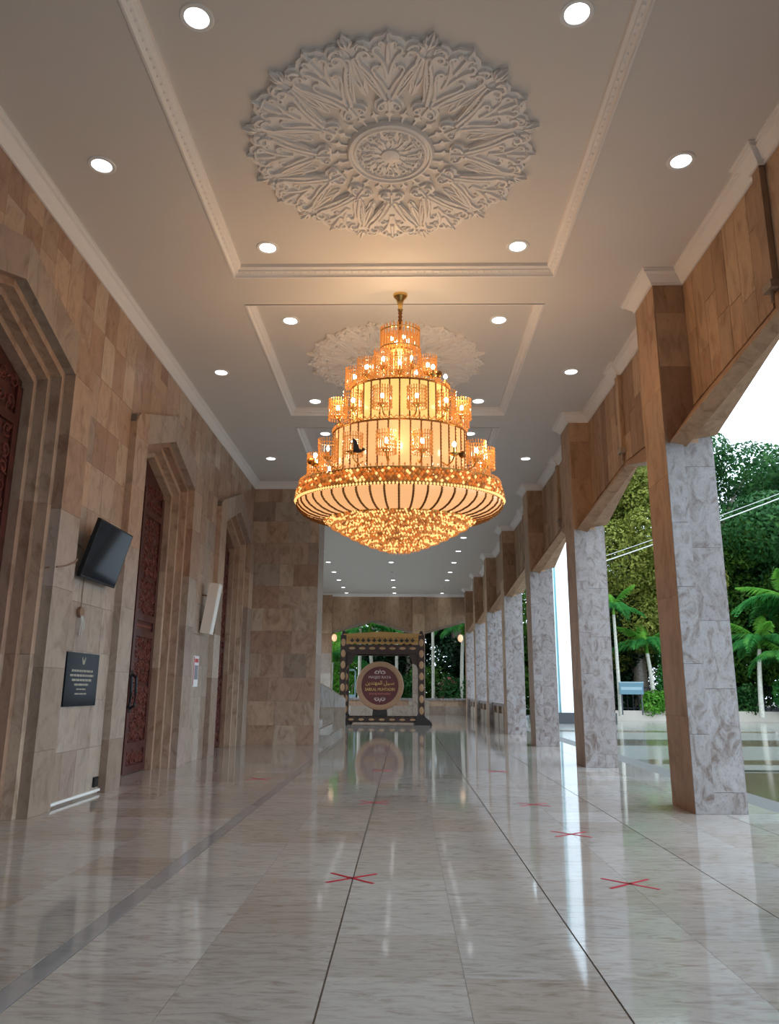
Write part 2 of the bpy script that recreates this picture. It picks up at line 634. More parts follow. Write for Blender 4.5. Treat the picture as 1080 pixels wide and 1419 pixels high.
# cornices along the walls
cor_prof = [(0.0, HC - 0.20), (0.025, HC - 0.20), (0.03, HC - 0.165), (0.075, HC - 0.12), (0.12, HC - 0.07), (0.155, HC - 0.055), (0.16, HC - 0.02), (0.175, HC - 0.02), (0.175, HC + 0.002), (0, HC + 0.002)]
path = [(XS, -24.0)]
for k in range(-5, 7):
    y0 = Y1 + k * DY
    path += [(XS, y0), (XR, y0), (XR, y0 + CD), (XS, y0 + CD)]
    if k < 6:
        yb = y0 + CD + (DY - CD) / 2
        path += [(XS, yb - 0.09), (XS - .07, yb - 0.09), (XS - .07, yb + 0.09), (XS, yb + 0.09)]
path.append((XS, YE))
structure(sweep(path, cor_prof).build('trim_%d' % tn, 'plaster'), 'plaster cornice stepping around the column heads')
tn += 1
structure(sweep([(XS, YE), (1.32, YE), (1.32, YE - .1), (0.47, YE - .1), (0.47, YE), (-6.0, YE)], cor_prof).build('trim_%d' % tn, 'plaster'), 'plaster cornice over the end wall')
tn += 1
structure(sweep([(-6.0, YE), (-6.0, 23.3), (-2.55, 23.3), (-2.55, YB), (XL, YB), (XL, -24.0)], cor_prof).build('trim_%d' % tn, 'plaster_white'), 'pale plaster cornice along the door wall')
tn += 1

# ------------------------------------------------------------------ left wall
poly = [(-24.0, 0)]
for dc in DOORS:
    w = DHW + 0.05
    poly += [(dc - w, 0), (dc - w, ZS + .05), (dc, ZA + .05), (dc + w, ZS + .05), (dc + w, 0)]
poly += [(YB, 0), (YB, HC), (-24.0, HC)]
wall_left = structure(MB().prism(poly, 'x', -5.4, XL - 0.02).build('wall_left', 'grout'), 'travertine panelled wall with three carved doors')
FH = 2.08           # half width of a door surround
ZO, ZP = 5.95, 6.66  # shoulder and apex of a door surround


def top_of_surround(y):
    """z of the top outline of the surrounds at y, or None between them"""
    for dc in DOORS:
        if abs(y - dc) < FH:
            return ZO + (ZP - ZO) * (1 - abs(y - dc) / FH)
    return None


rowz = [0.0, 0.67, 1.335, 2.0, 2.665, 3.33, 4.0, 4.66, 5.33, 6.0, 6.7, HC]
g = 0.002
segs = []
edges = [(-3.0, DOORS[0] - FH)] + [(DOORS[i] + FH, DOORS[i + 1] - FH) for i in range(2)] + [(DOORS[2] + FH, YB)]
for (a, b) in edges:
    if b - a < 0.08 or a < 0:
        continue
    nc = max(1, round((b - a) / 0.44))
    cw = (b - a) / nc
    for c in range(nc):
        ya, yb = a + c * cw, a + (c + 1) * cw
        z = 0
        if c % 2 and rng.random() < 0.5:
            zz = list(rowz)
        else:
            zz = list(rowz)
        for j in range(len(zz) - 1):
            slab(wall_left, 'panel', XL - .02, XL + rng.uniform(-.001, .001), ya + g, yb - g, zz[j] + g, zz[j + 1] - g, 'travertine_warm' if rng.random() < (j - 3) / 6 else 'travertine')
# panels above the surrounds follow their sloping tops
for dc in DOORS:
    nc = 10
    for c in range(nc):
        ya, yb = dc - FH + c * 2 * FH / nc, dc - FH + (c + 1) * 2 * FH / nc
        if yb < 5.5:
            continue
        za = ZO + (ZP - ZO) * (1 - abs(ya - dc) / FH) - 0.03
        zb = ZO + (ZP - ZO) * (1 - abs(yb - dc) / FH) - 0.03
        cut = rng.choice([6.72, 6.85, 7.0, 7.1])
        for (p, q, r_, s_) in ((za, zb, cut, cut), (cut, cut, HC, HC)):
            MB().prism([(ya + g, p + g), (yb - g, q + g), (yb - g, s_ - g), (ya + g, r_ - g)], 'x', XL - .02, XL + rng.uniform(-.001, .001)).build('panel', 'travertine_warm', wall_left)


def gable(dc, hw, zs, za):
    return [(dc - hw, 0), (dc - hw, zs), (dc, za), (dc + hw, zs), (dc + hw, 0)]


for i, dc in enumerate(DOORS):
    lab = ['nearest the camera', 'beside the wall screen', 'in the corner by the projecting wall'][i]
    trim = MB()
    # hidden backing that the blocks are fixed to
    o_ = gable(dc, FH - .01, ZO - .01, ZP - .01)
    i_ = gable(dc, DHW + .01, ZS + .01, ZA + .01)
    trim.prism(o_[:3] + [(dc, ZA + .01)] + [i_[1], i_[0]], 'x', XL - .1, XF - .02)
    trim.prism([o_[2], o_[3], o_[4], i_[4], i_[3], (dc, ZA + .01)], 'x', XL - .1, XF - .02)
    portal = structure(trim.build('trim_%d' % tn, 'grout'), 'stepped stone surround of the carved door %s' % lab)
    tn += 1
    zc = [0, 0.75, 1.75, 2.75, 3.75, 4.75, ZS]
    for s_ in (-1, 1):
        for j in range(6):
            z0, z1 = zc[j], zc[j + 1]
            ya, yb = dc + s_ * DHW, dc + s_ * FH
            slab(portal, 'block', XL - .05, XF, min(ya, yb) + g, max(ya, yb) - g, z0 + g, z1 - g, 'travertine_warm' if j > 3 else 'travertine')
        # gable pieces: shoulder, slope, key
        yo, yi = dc + s_ * FH, dc + s_ * DHW

        def zt(t):
            return ZO + (ZP - ZO) * t

        def zb(t):
            return ZS + (ZA - ZS) * t
        rc = 0.16
        MB().prism([(yo, ZS + g), (yo, ZO - rc), (yo - s_ * .05, ZO - .04), (yo - s_ * rc, zt(rc / FH)), (yi, zt(1 - DHW / FH)), (yi, ZS + g)], 'x', XL - .05, XF).build('shoulder_block', 'travertine_warm', portal)
        for (ta, tb) in ((0, .5), (.5, 1.0)):
            ya_, yb_ = yi + (dc - yi) * ta, yi + (dc - yi) * tb
            MB().prism([(ya_ - s_ * g, zb(ta)), (ya_ - s_ * g, zt(1 - abs(ya_ - dc) / FH)), (yb_ + s_ * g, zt(1 - abs(yb_ - dc) / FH)), (yb_ + s_ * g, zb(tb))], 'x', XL - .05, XF).build('gable_block', 'travertine', portal)
    # four receding steps
    for st in range(1, 4):
        h0, h1 = DHW - .095 * (st - 1), DHW - .095 * st
        a_s, a_a = ZS - .075 * (st - 1), ZA - .10 * (st - 1)
        b_s, b_a = ZS - .075 * st, ZA - .10 * st
        x1 = XF - .135 * st
        x0 = -5.05
        zc2 = [0, 1.9, 3.8, b_s]
        for s_ in (-1, 1):
            for j in range(3):
                lo, hi = sorted((dc + s_ * h1, dc + s_ * (h0 + .012)))
                slab(portal, 'jamb_block', x0, x1, lo, hi, zc2[j] + g, zc2[j + 1] - g, 'travertine_warm')
            MB().prism([(dc + s_ * (h0 + .012), b_s), (dc + s_ * (h0 + .012), a_s + .01), (dc, a_a + .012), (dc, b_a), (dc + s_ * h1, b_s)], 'x', x0, x1).build('gable_step', 'travertine_warm', portal)
    # the leaf pair
    hw = DHW - .285 + .01
    zs, za = ZS - .225, ZA - .30
    xd = -4.99
    door = structure(MB().prism(gable(dc, hw, zs, za), 'x', xd - .08, xd).build('door_%d' % (i + 1), 'door_wood'), 'dark red carved wooden double door %s' % lab)
    for s_ in (-1, 1):
        y_in, y_out = dc + s_ * .03, dc + s_ * (hw - .02)
        lo, hi = sorted((y_in, y_out))
        lf = MB()
        fw = 0.13
        lf.box(xd, xd + .035, lo, lo + fw, 0.02, zs - .1)
        lf.box(xd, xd + .035, hi - fw, hi, 0.02, zs - .1)
        for z in (0.02, 0.42, 2.45, 2.75, 4.75):
            lf.box(xd, xd + .035, lo + fw, hi - fw, z, z + .13)
        lf.build('leaf_frame', 'door_wood', door)
        for pi, (z0, z1) in enumerate(((.15, .42), (.55, 2.45), (2.58, 2.75), (2.88, 4.75), (4.88, zs + .05))):
            if z1 - z0 < .2:
                pm = MB()
                relief(pm, [(lo + fw, (z0 + z1) / 2), (hi - fw, (z0 + z1) / 2)], .04, .04, .02, 0)
                pm.v = [(xd + v[2], v[0], v[1]) for v in pm.v]
                pm.build('carved_rail', 'door_carving', door)
                continue
            pm = MB()
            r_ = random.Random(100 + i * 10 + pi)
            W = hi - lo - 2 * fw
            ny = 4
            nz = max(1, int((z1 - z0) / .21))
            for jz in range(nz):
                for jy in range(ny):
                    cy = lo + fw + W * (jy + .5) / ny + r_.uniform(-.02, .02)
                    cz = z0 + (z1 - z0) * (jz + .5) / nz + r_.uniform(-.02, .02)
                    d = 1 if (jy + jz) % 2 else -1
                    relief(pm, spiral((cy, cz), .105, r_.uniform(0, 6), 1.3, 14, .12, d), .022, .012, .035)
                    a = r_.uniform(0, 6)
                    relief(pm, bez((cy, cz), (cy + .1 * math.cos(a), cz + .1 * math.sin(a)), (cy + .16 * math.cos(a + .6), cz + .16 * math.sin(a + .6)), (cy + .2 * math.cos(a + 1), cz + .2 * math.sin(a + 1)), 5), .028, .006, .03)
            pm.v = [(xd + v[2], min(max(v[0], lo + fw), hi - fw), min(max(v[1], z0), z1)) for v in pm.v]
            pm.build('carved_panel', 'door_carving', door)
        hd = MB()
        yh = dc + s_ * .12
        hd.tube([(xd + .03, yh, 1.15), (xd + .12, yh, 1.2), (xd + .13, yh, 1.45), (xd + .12, yh, 1.7), (xd + .03, yh, 1.75)], .028, 8)
        hd.box(xd + .03, xd + .045, yh - .05, yh + .05, 1.08, 1.82)
        hd.build('handle', 'plastic_black', door)

# ------------------------------------------------------------------ projecting wall at the far left
wb = MB().box(-5.4, -2.57, YB + .02, 23.3, 0, HC)
wall_back = structure(wb.build('wall_back', 'grout'), 'travertine panelled projecting wall beyond the third door')
rows = [0, .52, 1.18, 1.83, 2.5, 3.15, 3.8, 4.45, 5.1, 5.75, 6.4, 7.0, HC]
for j in range(len(rows) - 1):
    x = XL + .0
    k = 0
    while x < -2.57:
        w = rng.choice([.42, .65, .85])
        e = min(x + w, -2.55)
        if -2.55 - e < .2:
            e = -2.55
        slab(wall_back, 'panel', x + g, e - g, YB, YB + .02, rows[j] + g, rows[j + 1] - g, 'travertine_warm' if rng.random() < .8 else 'travertine')
        x = e
    slab(wall_back, 'side_panel', -2.57, -2.55, YB + g, 23.3, rows[j] + g, rows[j + 1] - g, 'travertine')
# far left wall behind the stair
wf = MB()
wf.box(-6.2, -6.0, 23.3, YE + .3, 5.2, HC)
wf.box(-6.2, -6.0, 23.3, 28.2, 0, HC)
wf.box(-6.2, -6.0, 28.2, YE + .3, 0, .9)
for yy in (28.2, 33.2, 38.2, 43.2, 48.2):
    wf.box(-6.25, -5.95, yy, yy + .8, 0, 5.2)
wf.box(-5.4, -5.3, 23.2, 23.3, 0, HC)
structure(wf.build('wall_left_far', 'travertine'), 'travertine wall behind the stair')

# ------------------------------------------------------------------ end wall with two gabled openings
op1, op2 = (-4.69, 0.50), (1.29, 6.48)
zs_e, za_e = 5.04, 5.78
poly = [(-6.2, 0)]
for (a, b) in (op1, op2):
    poly += [(a, 0), (a, zs_e), ((a + b) / 2, za_e), (b, zs_e), (b, 0)]
poly += [(7.1, 0), (7.1, HC), (-6.2, HC)]
wall_end = structure(MB().prism(poly, 'y', YE + .03, YE + .5).build('wall_end', 'travertine_brown'), 'brown travertine end wall with two gabled openings')
for (a, b) in (op1, op2):
    n_ = 6
    for c in range(n_):
        xa, xb = a + (b - a) * c / n_, a + (b - a) * (c + 1) / n_
        if xa > 4.2:
            continue
        za_ = zs_e + (za_e - zs_e) * (1 - abs(xa - (a + b) / 2) / ((b - a) / 2))
        zb_ = zs_e + (za_e - zs_e) * (1 - abs(xb - (a + b) / 2) / ((b - a) / 2))
        MB().prism([(xa + g, za_ + .12), (xb - g, zb_ + .12), (xb - g, HC), (xa + g, HC)], 'y', YE, YE + .03).build('panel', 'travertine_brown', wall_end)
    lip = MB()
    mid = (a + b) / 2
    for s_ in (-1, 1):
        xe = mid + s_ * (b - a) / 2
        lip.prism([(xe, zs_e), (xe, zs_e + .14), (mid, za_e + .14), (mid, za_e)], 'y', YE - .06, YE + .3)
    lip.build('arch_lip', 'travertine', wall_end)
for (a, b) in ((-5.45, -4.69), (0.50, 1.29)):
    for j in range(6):
        slab(wall_end, 'pier_block', a, b, YE - .1, YE + .03, j * 1.26 + g, (j + 1) * 1.26 - g, 'travertine_brown' if j > 2 else 'travertine')

# ------------------------------------------------------------------ right side: wall above the openings
wall_right = structure(MB().box(XS + .04, 4.42, -24, YE, 6.35, HC).build('wall_right', 'grout'), 'brown travertine wall carried by the columns')


def half_bay(ya, yb, mb):
    """one sloping half of an opening head: ya at the column, yb at the middle"""
    xi = XS + .02
    P = [(xi, ya, 5.50), (xi, yb, 5.70), (xi, yb, 6.5), (xi, ya, 6.5),          # 0-3 inner face
         (XR + .06, ya, 4.93), (XS + .0, yb, 5.62),                            # 4,5 lower inner edge
         (XR + .30, ya, 4.88), (XS + .20, yb, 5.60),                           # 6,7 soffit
         (XR + .36, ya, 4.98), (XS + .27, yb, 5.68),                           # 8,9 fascia
         (4.42, ya, 5.05), (4.42, yb, 5.72), (4.42, yb, 6.5), (4.42, ya, 6.5)]  # 10-13 outer face
    F = [(0, 1, 2, 3), (4, 5, 1, 0), (4, 6, 7, 5), (6, 8, 9, 7), (8, 10, 11, 9), (10, 13, 12, 11), (3, 2, 12, 13),
         (0, 3, 13, 10, 8, 6, 4), (1, 5, 7, 9, 11, 12, 2)]
    mb.add(P, F)


for k in range(-6, 6):
    ya = Y1 + k * DY + CD
    yb = Y1 + (k + 1) * DY
    ym = (ya + yb) / 2
    for e in (ya, yb):
        m = MB()
        half_bay(e, ym, m)
        bm = bmesh.new()
        me = m.mesh('arch_soffit', 'travertine_brown')
        bm.from_mesh(me)
        bmesh.ops.recalc_face_normals(bm, faces=bm.faces)
        bm.to_mesh(me)
        bm.free()
        link('arch_soffit', me, wall_right)
    if k >= -1 and k <= 2:
        for (e0, e1) in ((ya, ym - .09), (ym + .09, yb)):
            n_ = 7
            for c in range(n_):
                p, q = e0 + (e1 - e0) * c / n_, e0 + (e1 - e0) * (c + 1) / n_
                zl = [5.50 + .2 * (1 - abs(v - ym) / ((yb - ya) / 2)) for v in (p, q)]
                cuts = [HC]
                if rng.random() < .75:
                    cuts = [rng.uniform(6.1, 7.0), HC]
                lo = zl
                for cz in cuts:
                    MB().prism([(p + .004, lo[0] + .004), (q - .004, lo[1] + .004), (q - .004, cz - .004), (p + .004, cz - .004)], 'x', XS + rng.uniform(-.002, .002), XS + .04).build('panel', 'travertine_brown', wall_right)
                    lo = [cz, cz]
        rib = MB().box(XS - .07, XS, ym - .085, ym + .085, 5.95, HC - .2)
        rib.build('rib', 'travertine_brown', wall_right)
        br = MB()
        br.box(XS - .10, XS, ym - .10, ym + .10, 5.86, 5.95)
        br.tube([(XS - .05, ym, 5.86), (XS - .05, ym, 5.72)], .02, 6)
        br.build('corbel', 'travertine', wall_right)
    else:
        MB().box(XS, XS + .04, ya, yb, 5.7, HC).build('panel', 'travertine_brown', wall_right)

# ------------------------------------------------------------------ columns
ordn = {0: 'nearest, tallest in view at the right', 1: 'second from the right frame edge', 2: 'third from the right frame edge, before the white tower',
        3: 'fourth from the right frame edge, where the low parapet starts', 4: 'fifth from the right frame edge', 5: 'sixth from the right frame edge', 6: 'last before the end wall'}
for k in range(0, 7):
    y0 = Y1 + k * DY
    c = thing('column', 'tall marble and travertine column, ' + ordn[k], 'column', (XR, y0, 0), 'columns of the verandah')
    MB().box(XR + .02, XR + CW, y0 + .02, y0 + CD - .02, 0, HC).build('core', 'grout', c)
    rr = random.Random(50 + k)
    # inner strip of the front face
    z = 0
    first = True
    while z < 4.9:
        e = z + (rr.uniform(.8, 1.15))
        if e > 4.5:
            e = 4.93
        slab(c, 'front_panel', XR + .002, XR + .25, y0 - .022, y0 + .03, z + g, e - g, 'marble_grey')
        z = e
    z = 0
    while z < 4.9:
        e = z + (0.26 if z == 0 else rr.uniform(.85, 1.3))
        if e > 4.6:
            e = 5.05
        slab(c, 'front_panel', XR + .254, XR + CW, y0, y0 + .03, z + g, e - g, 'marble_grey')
        z = e
    # upper front face
    for (a, b) in ((4.93, 6.1), (6.1, 6.95), (6.95, HC)):
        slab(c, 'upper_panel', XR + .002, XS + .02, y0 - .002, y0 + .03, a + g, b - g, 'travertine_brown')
    # inner face
    z = 0
    while z < HC - .1:
        e = z + rr.uniform(1.1, 1.7)
        if e > 6.9:
            e = HC
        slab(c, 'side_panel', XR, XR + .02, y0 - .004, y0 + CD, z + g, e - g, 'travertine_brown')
        z = e
    # rear and outer faces
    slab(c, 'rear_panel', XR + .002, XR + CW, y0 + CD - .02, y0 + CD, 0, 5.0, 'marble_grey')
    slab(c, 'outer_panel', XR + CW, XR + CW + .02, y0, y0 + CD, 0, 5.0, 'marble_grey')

# unseen hall behind the camera: piers and closing wall added to cut rear light
rear = MB()
for k in range(-6, 0):
    y0 = Y1 + k * DY
    rear.box(XR, XR + CW, y0, y0 + CD, 0, HC)
structure(rear.build('wall_right_rear_added', 'travertine'), 'unseen run of stone piers added behind the camera')
structure(MB().box(-5.4, 4.4, -24.3, -24.0, 0, HC).build('wall_rear_added', 'travertine'), 'unseen closing wall added behind the camera to cut light from the rear')

# low parapets between the far columns and across the end openings


def parapet(name, label, x0, x1, y0, y1, along):
    p = thing(name, label, 'parapet', ((x0 + x1) / 2, (y0 + y1) / 2, 0), 'low stone parapets')
    if along == 'y':
        slab(p, 'lower_panel', x0, x1, y0, y1, 0, .62, 'travertine')
        slab(p, 'recess', x0 + .09, x1 - .09, y0, y1, .62, .90, 'travertine_brown')
        slab(p, 'coping', x0 - .04, x1 + .04, y0, y1, .90, 1.03, 'marble_grey')
        n = 3
        for i in range(n + 1):
            yy = y0 + (y1 - y0 - .25) * i / n
            slab(p, 'post', x0 - .02, x1, yy, yy + .25, 0, .90, 'travertine')
    else:
        n = 4
        for i in range(n):
            slab(p, 'lower_panel', x0 + (x1 - x0) * i / n + g, x0 + (x1 - x0) * (i + 1) / n - g, y0, y1, 0, .55, 'travertine')
        slab(p, 'recess', x0, x1, y0 + .08, y1, .55, .90, 'travertine_brown')
        slab(p, 'coping', x0, x1, y0 - .05, y1, .90, 1.03, 'marble_grey')
        for xx in (x0, x1 - .25):
            slab(p, 'post', xx, xx + .25, y0 - .02, y1, 0, .90, 'travertine')
    return p


for k in range(3, 7):
    y0 = Y1 + k * DY + CD
    y1 = min(y0 + DY - CD, YE)
    parapet('parapet', 'low stone parapet between ' + {3: 'fourth and fifth columns', 4: 'fifth and sixth columns', 5: 'sixth and last columns', 6: 'the last column and the end wall'}[k], 3.88, 4.18, y0, y1, 'y')
parapet('parapet', 'low stone parapet behind the drum, in the left end opening', op1[0], op1[1], YE, YE + .4, 'x')
parapet('parapet', 'low stone parapet in the right end opening, beside the last column', op2[0], op2[1], YE, YE + .4, 'x')

# ------------------------------------------------------------------ outside ground
terr = MB()
terr.box(5.30, 120, -60, 150, -0.5, -0.32)
terr.box(-120, 5.30, 50.2, 150, -0.5, -0.32)
terr.box(-120, -6.2, -24.3, 50.2, -0.5, -0.32)
terr.box(-120, 5.30, -60, -24.3, -0.5, -0.32)
terrace = structure(terr.build('floor_terrace', 'terrace_stone'), 'pale polished terrace beyond the columns')
for (y0, y1, x0, mt) in ((-20, 18.6, 5.75, 'terrace_brown'), (18.75, 19.25, 5.75, 'terrace_dark'), (20.6, 22.0, 5.75, 'terrace_brown'), (27.5, 30.5, 5.75, 'terrace_brown'), (30.5, 31.0, 5.75, 'terrace_dark'), (36.5, 38.0, 5.75, 'terrace_brown')):  # first, near brown field paints in the trees' reflection; the rest is paving
    slab(terrace, 'paving_and_reflection_band', x0, 60, y0, y1, -.32, -.316, mt)
slab(terrace, 'edge_shadow_band', 5.32, 5.75, -24, 60, -.32, -.315, 'terrace_dark')  # dark strip painting the shadow along the raised floor edge

# ================================================================== OBJECTS
# ------------------------------------------------------------------ chandelier


def part_at(name, me, parent, loc, rotz=0):
    """a part (or sub-part) with its own place inside its parent"""
    o = bpy.data.objects.new(name, me)
    COL.objects.link(o)
    o.parent = parent
    o.location = loc
    o.rotation_euler = (0, 0, rotz)
    return o


CHX, CHY = -0.08, 10.79
ch = thing('chandelier', 'huge tiered crystal chandelier glowing amber over the floor', 'chandelier', (CHX, CHY, 0))
ch.scale = (1, .72, 1)     # the fitting is oval in plan


def ring(r, z, t, n=72, sq=1.0):
    m = MB()
    prof = [(r + t * math.cos(w), z + t * sq * math.sin(w)) for w in [2 * PI * i / 6 for i in range(6)]]
    m.lathe(prof, n, closed=True)
    return m


def rod_mesh(r, n, z0, z1, t):
    m = MB()
    for i in range(n):
        w = 2 * PI * i / n
        x, y = r * math.cos(w), r * math.sin(w)
        m.tube([(x, y, z0), (x, y, z1)], t, 4)
    return m


# ceiling cup, hook and stem
m = MB().lathe([(0.001, 7.61), (.11, 7.61), (.115, 7.58), (.105, 7.55), (.06, 7.50), (.04, 7.42), (.03, 7.36), (.045, 7.33), (.03, 7.30), (.001, 7.29)], 24)
part_at('canopy', m.mesh('canopy', 'gold', True), ch, (0, 0, 0))
m = MB().tube([(0, 0, 7.32), (0, 0, 6.2), (0, 0, 4.2)], .022, 8)
for i in range(4):
    m.ball((0, 0, 7.27 - i * .06), .035, 8, 6)
part_at('stem', m.mesh('stem', 'brass_dark', True), ch, (0, 0, 0))
# crown of hanging rods
m = rod_mesh(.30, 30, 6.62, 7.02, .012)
m.join(rod_mesh(.24, 24, 6.58, 6.90, .012))
part_at('crown_rods', m.mesh('crown_rods', 'crystal_amber'), ch, (0, 0, 0))
for (r, z) in ((.30, 6.66), (.30, 6.95)):
    part_at('crown_ring', ring(r, z, .013, 40).mesh('crown_ring', 'gold', True), ch, (0, 0, 0))
for i in range(4):
    w = .4 + i * PI / 2
    part_at('crown_bulb', MB().ball((0, 0, 0), .032, 8, 6).mesh('crown_bulb', 'bulb', True), ch, (.14 * math.cos(w), .14 * math.sin(w), 6.82))


def tier(r, z0, z1, n, nm, fill=0.84, matname='glass_panel'):
    w = 2 * PI * r / n
    pm = MB()
    k = 4
    vs = []
    for i in range(k + 1):
        a = (i / k - .5) * (2 * PI / n) * fill
        for z in (z0 + .015, z1 - .015):
            for rr_ in (r, r - .012):
                vs.append((rr_ * math.cos(a), rr_ * math.sin(a), z))
    fs = []
    for i in range(k):
        b_, c_ = i * 4, (i + 1) * 4
        fs += [(b_, c_, c_ + 2, b_ + 2), (b_ + 1, b_ + 3, c_ + 3, c_ + 1), (b_ + 2, c_ + 2, c_ + 3, b_ + 3), (b_, b_ + 1, c_ + 1, c_)]
    fs += [(0, 2, 3, 1), (k * 4, k * 4 + 1, k * 4 + 3, k * 4 + 2)]
    pm.add(vs, fs)
    me = pm.mesh(nm, matname)
    for i in range(n):
        part_at('glass_panel', me, ch, (0, 0, 0), 2 * PI * (i + .5) / n)
    ribs = MB()
    for i in range(n):
        a = 2 * PI * i / n
        x, y = (r + .004) * math.cos(a), (r + .004) * math.sin(a)
        ribs.tube([(x, y, z0), (x, y, z1)], .011, 5)
        nb = int((z1 - z0) / .045)
        for j in range(nb):
            ribs.octa((x * 1.006, y * 1.006, z0 + (j + .5) * (z1 - z0) / nb), .016, .02)
    part_at('rib_beads', ribs.mesh('rib_beads', 'brass_dark'), ch, (0, 0, 0))['kind'] = 'stuff'
    for z in (z0, z1):
        part_at('tier_ring', ring(r + .005, z, .013, 72).mesh('tier_ring', 'brass_dark', True), ch, (0, 0, 0))
    # scalloped loops along the top edge
    sc_ = MB()
    ns = n * 2
    for i in range(ns):
        a = 2 * PI * (i + .5) / ns
        pts = []
        for j in range(7):
            t = PI * j / 6
            aa = a + math.cos(t) * (PI / ns)
            pts.append(((r + .01) * math.cos(aa), (r + .01) * math.sin(aa), z1 + .045 * math.sin(t)))
        sc_.tube(pts, .007, 4)
        sc_.octa(((r + .015) * math.cos(a), (r + .015) * math.sin(a), z1 + .055), .014, .018)
    part_at('scallop_edge', sc_.mesh('scallop_edge', 'crystal_amber'), ch, (0, 0, 0))['kind'] = 'stuff'


tier(.19, 6.14, 6.62, 10, 'upper_glass')
tier(.75, 5.30, 5.95, 32, 'middle_glass')
tier(1.0, 4.53, 5.25, 40, 'lower_glass', .86, 'glass_bowl')
# decks between the tiers
for (r, z, nm) in ((.75, 5.945, 'upper_deck'), (1.0, 5.245, 'middle_deck'), (1.47, 4.44, 'lower_deck')):
    part_at(nm, MB().lathe([(.02, z - .01), (r - .01, z - .01), (r - .01, z), (.02, z)], 64, closed=True).mesh(nm, 'gold', True), ch, (0, 0, 0))
# the wide rim: gold rings, two rows of orange crystals, hanging drops
rm = ring(1.48, 4.44, .014, 96)
part_at('rim_ring', rm.mesh('rim_ring', 'gold', True), ch, (0, 0, 0))
rm = ring(1.525, 4.225, .014, 96)
part_at('rim_ring', rm.mesh('rim_ring', 'gold', True), ch, (0, 0, 0))
m = MB()
m.lathe([(1.45, 4.44), (1.48, 4.23)], 96)
part_at('rim_band', m.mesh('rim_band', 'crystal_brown', True), ch, (0, 0, 0))


def scatter(pts, r, h, names):
    """beads too small to pick apart, brighter and darker glass mixed to put in their sparkle"""
    sets = {k: MB() for k in names}
    for p in pts:
        k = names[int(nrg.integers(len(names)))]  # random glow per bead paints the sparkle
        sets[k].octa(p, r * nrg.uniform(.8, 1.15), h * nrg.uniform(.8, 1.15))
    return sets


pts = []
for j, (r, z) in enumerate(((1.49, 4.415), (1.505, 4.375), (1.515, 4.335), (1.525, 4.295), (1.53, 4.258))):
    for i in range(170):
        a = 2 * PI * (i + .5 * (j % 2)) / 170
        pts.append((r * math.cos(a), r * math.sin(a), z + nrg.uniform(-.008, .008)))
for k, mb in scatter(pts, .026, .030, ['crystal_orange', 'crystal_orange', 'crystal_amber', 'crystal_brown', 'crystal_bead']).items():
    part_at('rim_crystals', mb.mesh('rim_crystals', k), ch, (0, 0, 0))['kind'] = 'stuff'
m = MB()
for i in range(190):
    a = 2 * PI * i / 190
    m.octa((1.54 * math.cos(a), 1.54 * math.sin(a), 4.20), .020, .026)
part_at('rim_drops', m.mesh('rim_drops', 'crystal_bead'), ch, (0, 0, 0))['kind'] = 'stuff'
m = MB()
for i in range(120):
    a = 2 * PI * i / 120
    m.octa((1.49 * math.cos(a), 1.49 * math.sin(a), 4.475), .016, .03)
part_at('rim_finials', m.mesh('rim_finials', 'crystal_amber'), ch, (0, 0, 0))['kind'] = 'stuff'
# curved glass panels of the bowl
NB = 48
prof = [(1.515, 4.18), (1.505, 4.12), (1.45, 4.055), (1.35, 3.99), (1.22, 3.945), (1.10, 3.925)]
pm = MB()
ha = 2 * PI / NB * .43
vs, fs = [], []
for s_ in (-1, 0, 1):
    for (r, z) in prof:
        vs.append((r * math.cos(ha * s_), r * math.sin(ha * s_), z))
for s_ in (-1, 0, 1):
    for (r, z) in prof:
        vs.append((r * .985 * math.cos(ha * s_), r * .985 * math.sin(ha * s_), z + .012))
np_ = len(prof)
for c in range(2):
    for j in range(np_ - 1):
        a_, b_ = c * np_ + j, (c + 1) * np_ + j
        fs.append((a_, b_, b_ + 1, a_ + 1))
        fs.append((a_ + 3 * np_, a_ + 1 + 3 * np_, b_ + 1 + 3 * np_, b_ + 3 * np_))
pm.add(vs, fs)
me = pm.mesh('bowl_glass', 'glass_bowl', True)
for i in range(NB):
    part_at('bowl_panel', me, ch, (0, 0, 0), 2 * PI * (i + .5) / NB)
rb = MB()
for i in range(NB):
    a = 2 * PI * i / NB
    pts = [((r + .006) * math.cos(a), (r + .006) * math.sin(a), z - .006) for (r, z) in prof]
    rb.tube(pts, .013, 5)
    for j in range(len(pts) - 1):
        for t in (.25, .75):
            p = Vector(pts[j]).lerp(Vector(pts[j + 1]), t)
            rb.octa(p, .02, .02)
part_at('bowl_ribs', rb.mesh('bowl_ribs', 'brass_dark'), ch, (0, 0, 0))['kind'] = 'stuff'
part_at('bowl_lining', MB().lathe([(1.46, 4.17), (1.38, 4.06), (1.10, 3.96)], 72).mesh('bowl_lining', 'brass_dark', True), ch, (0, 0, 0))
# beaded bottom
def bead_z(r):
    return 3.47 + .45 * (r / 1.10) ** 1.5


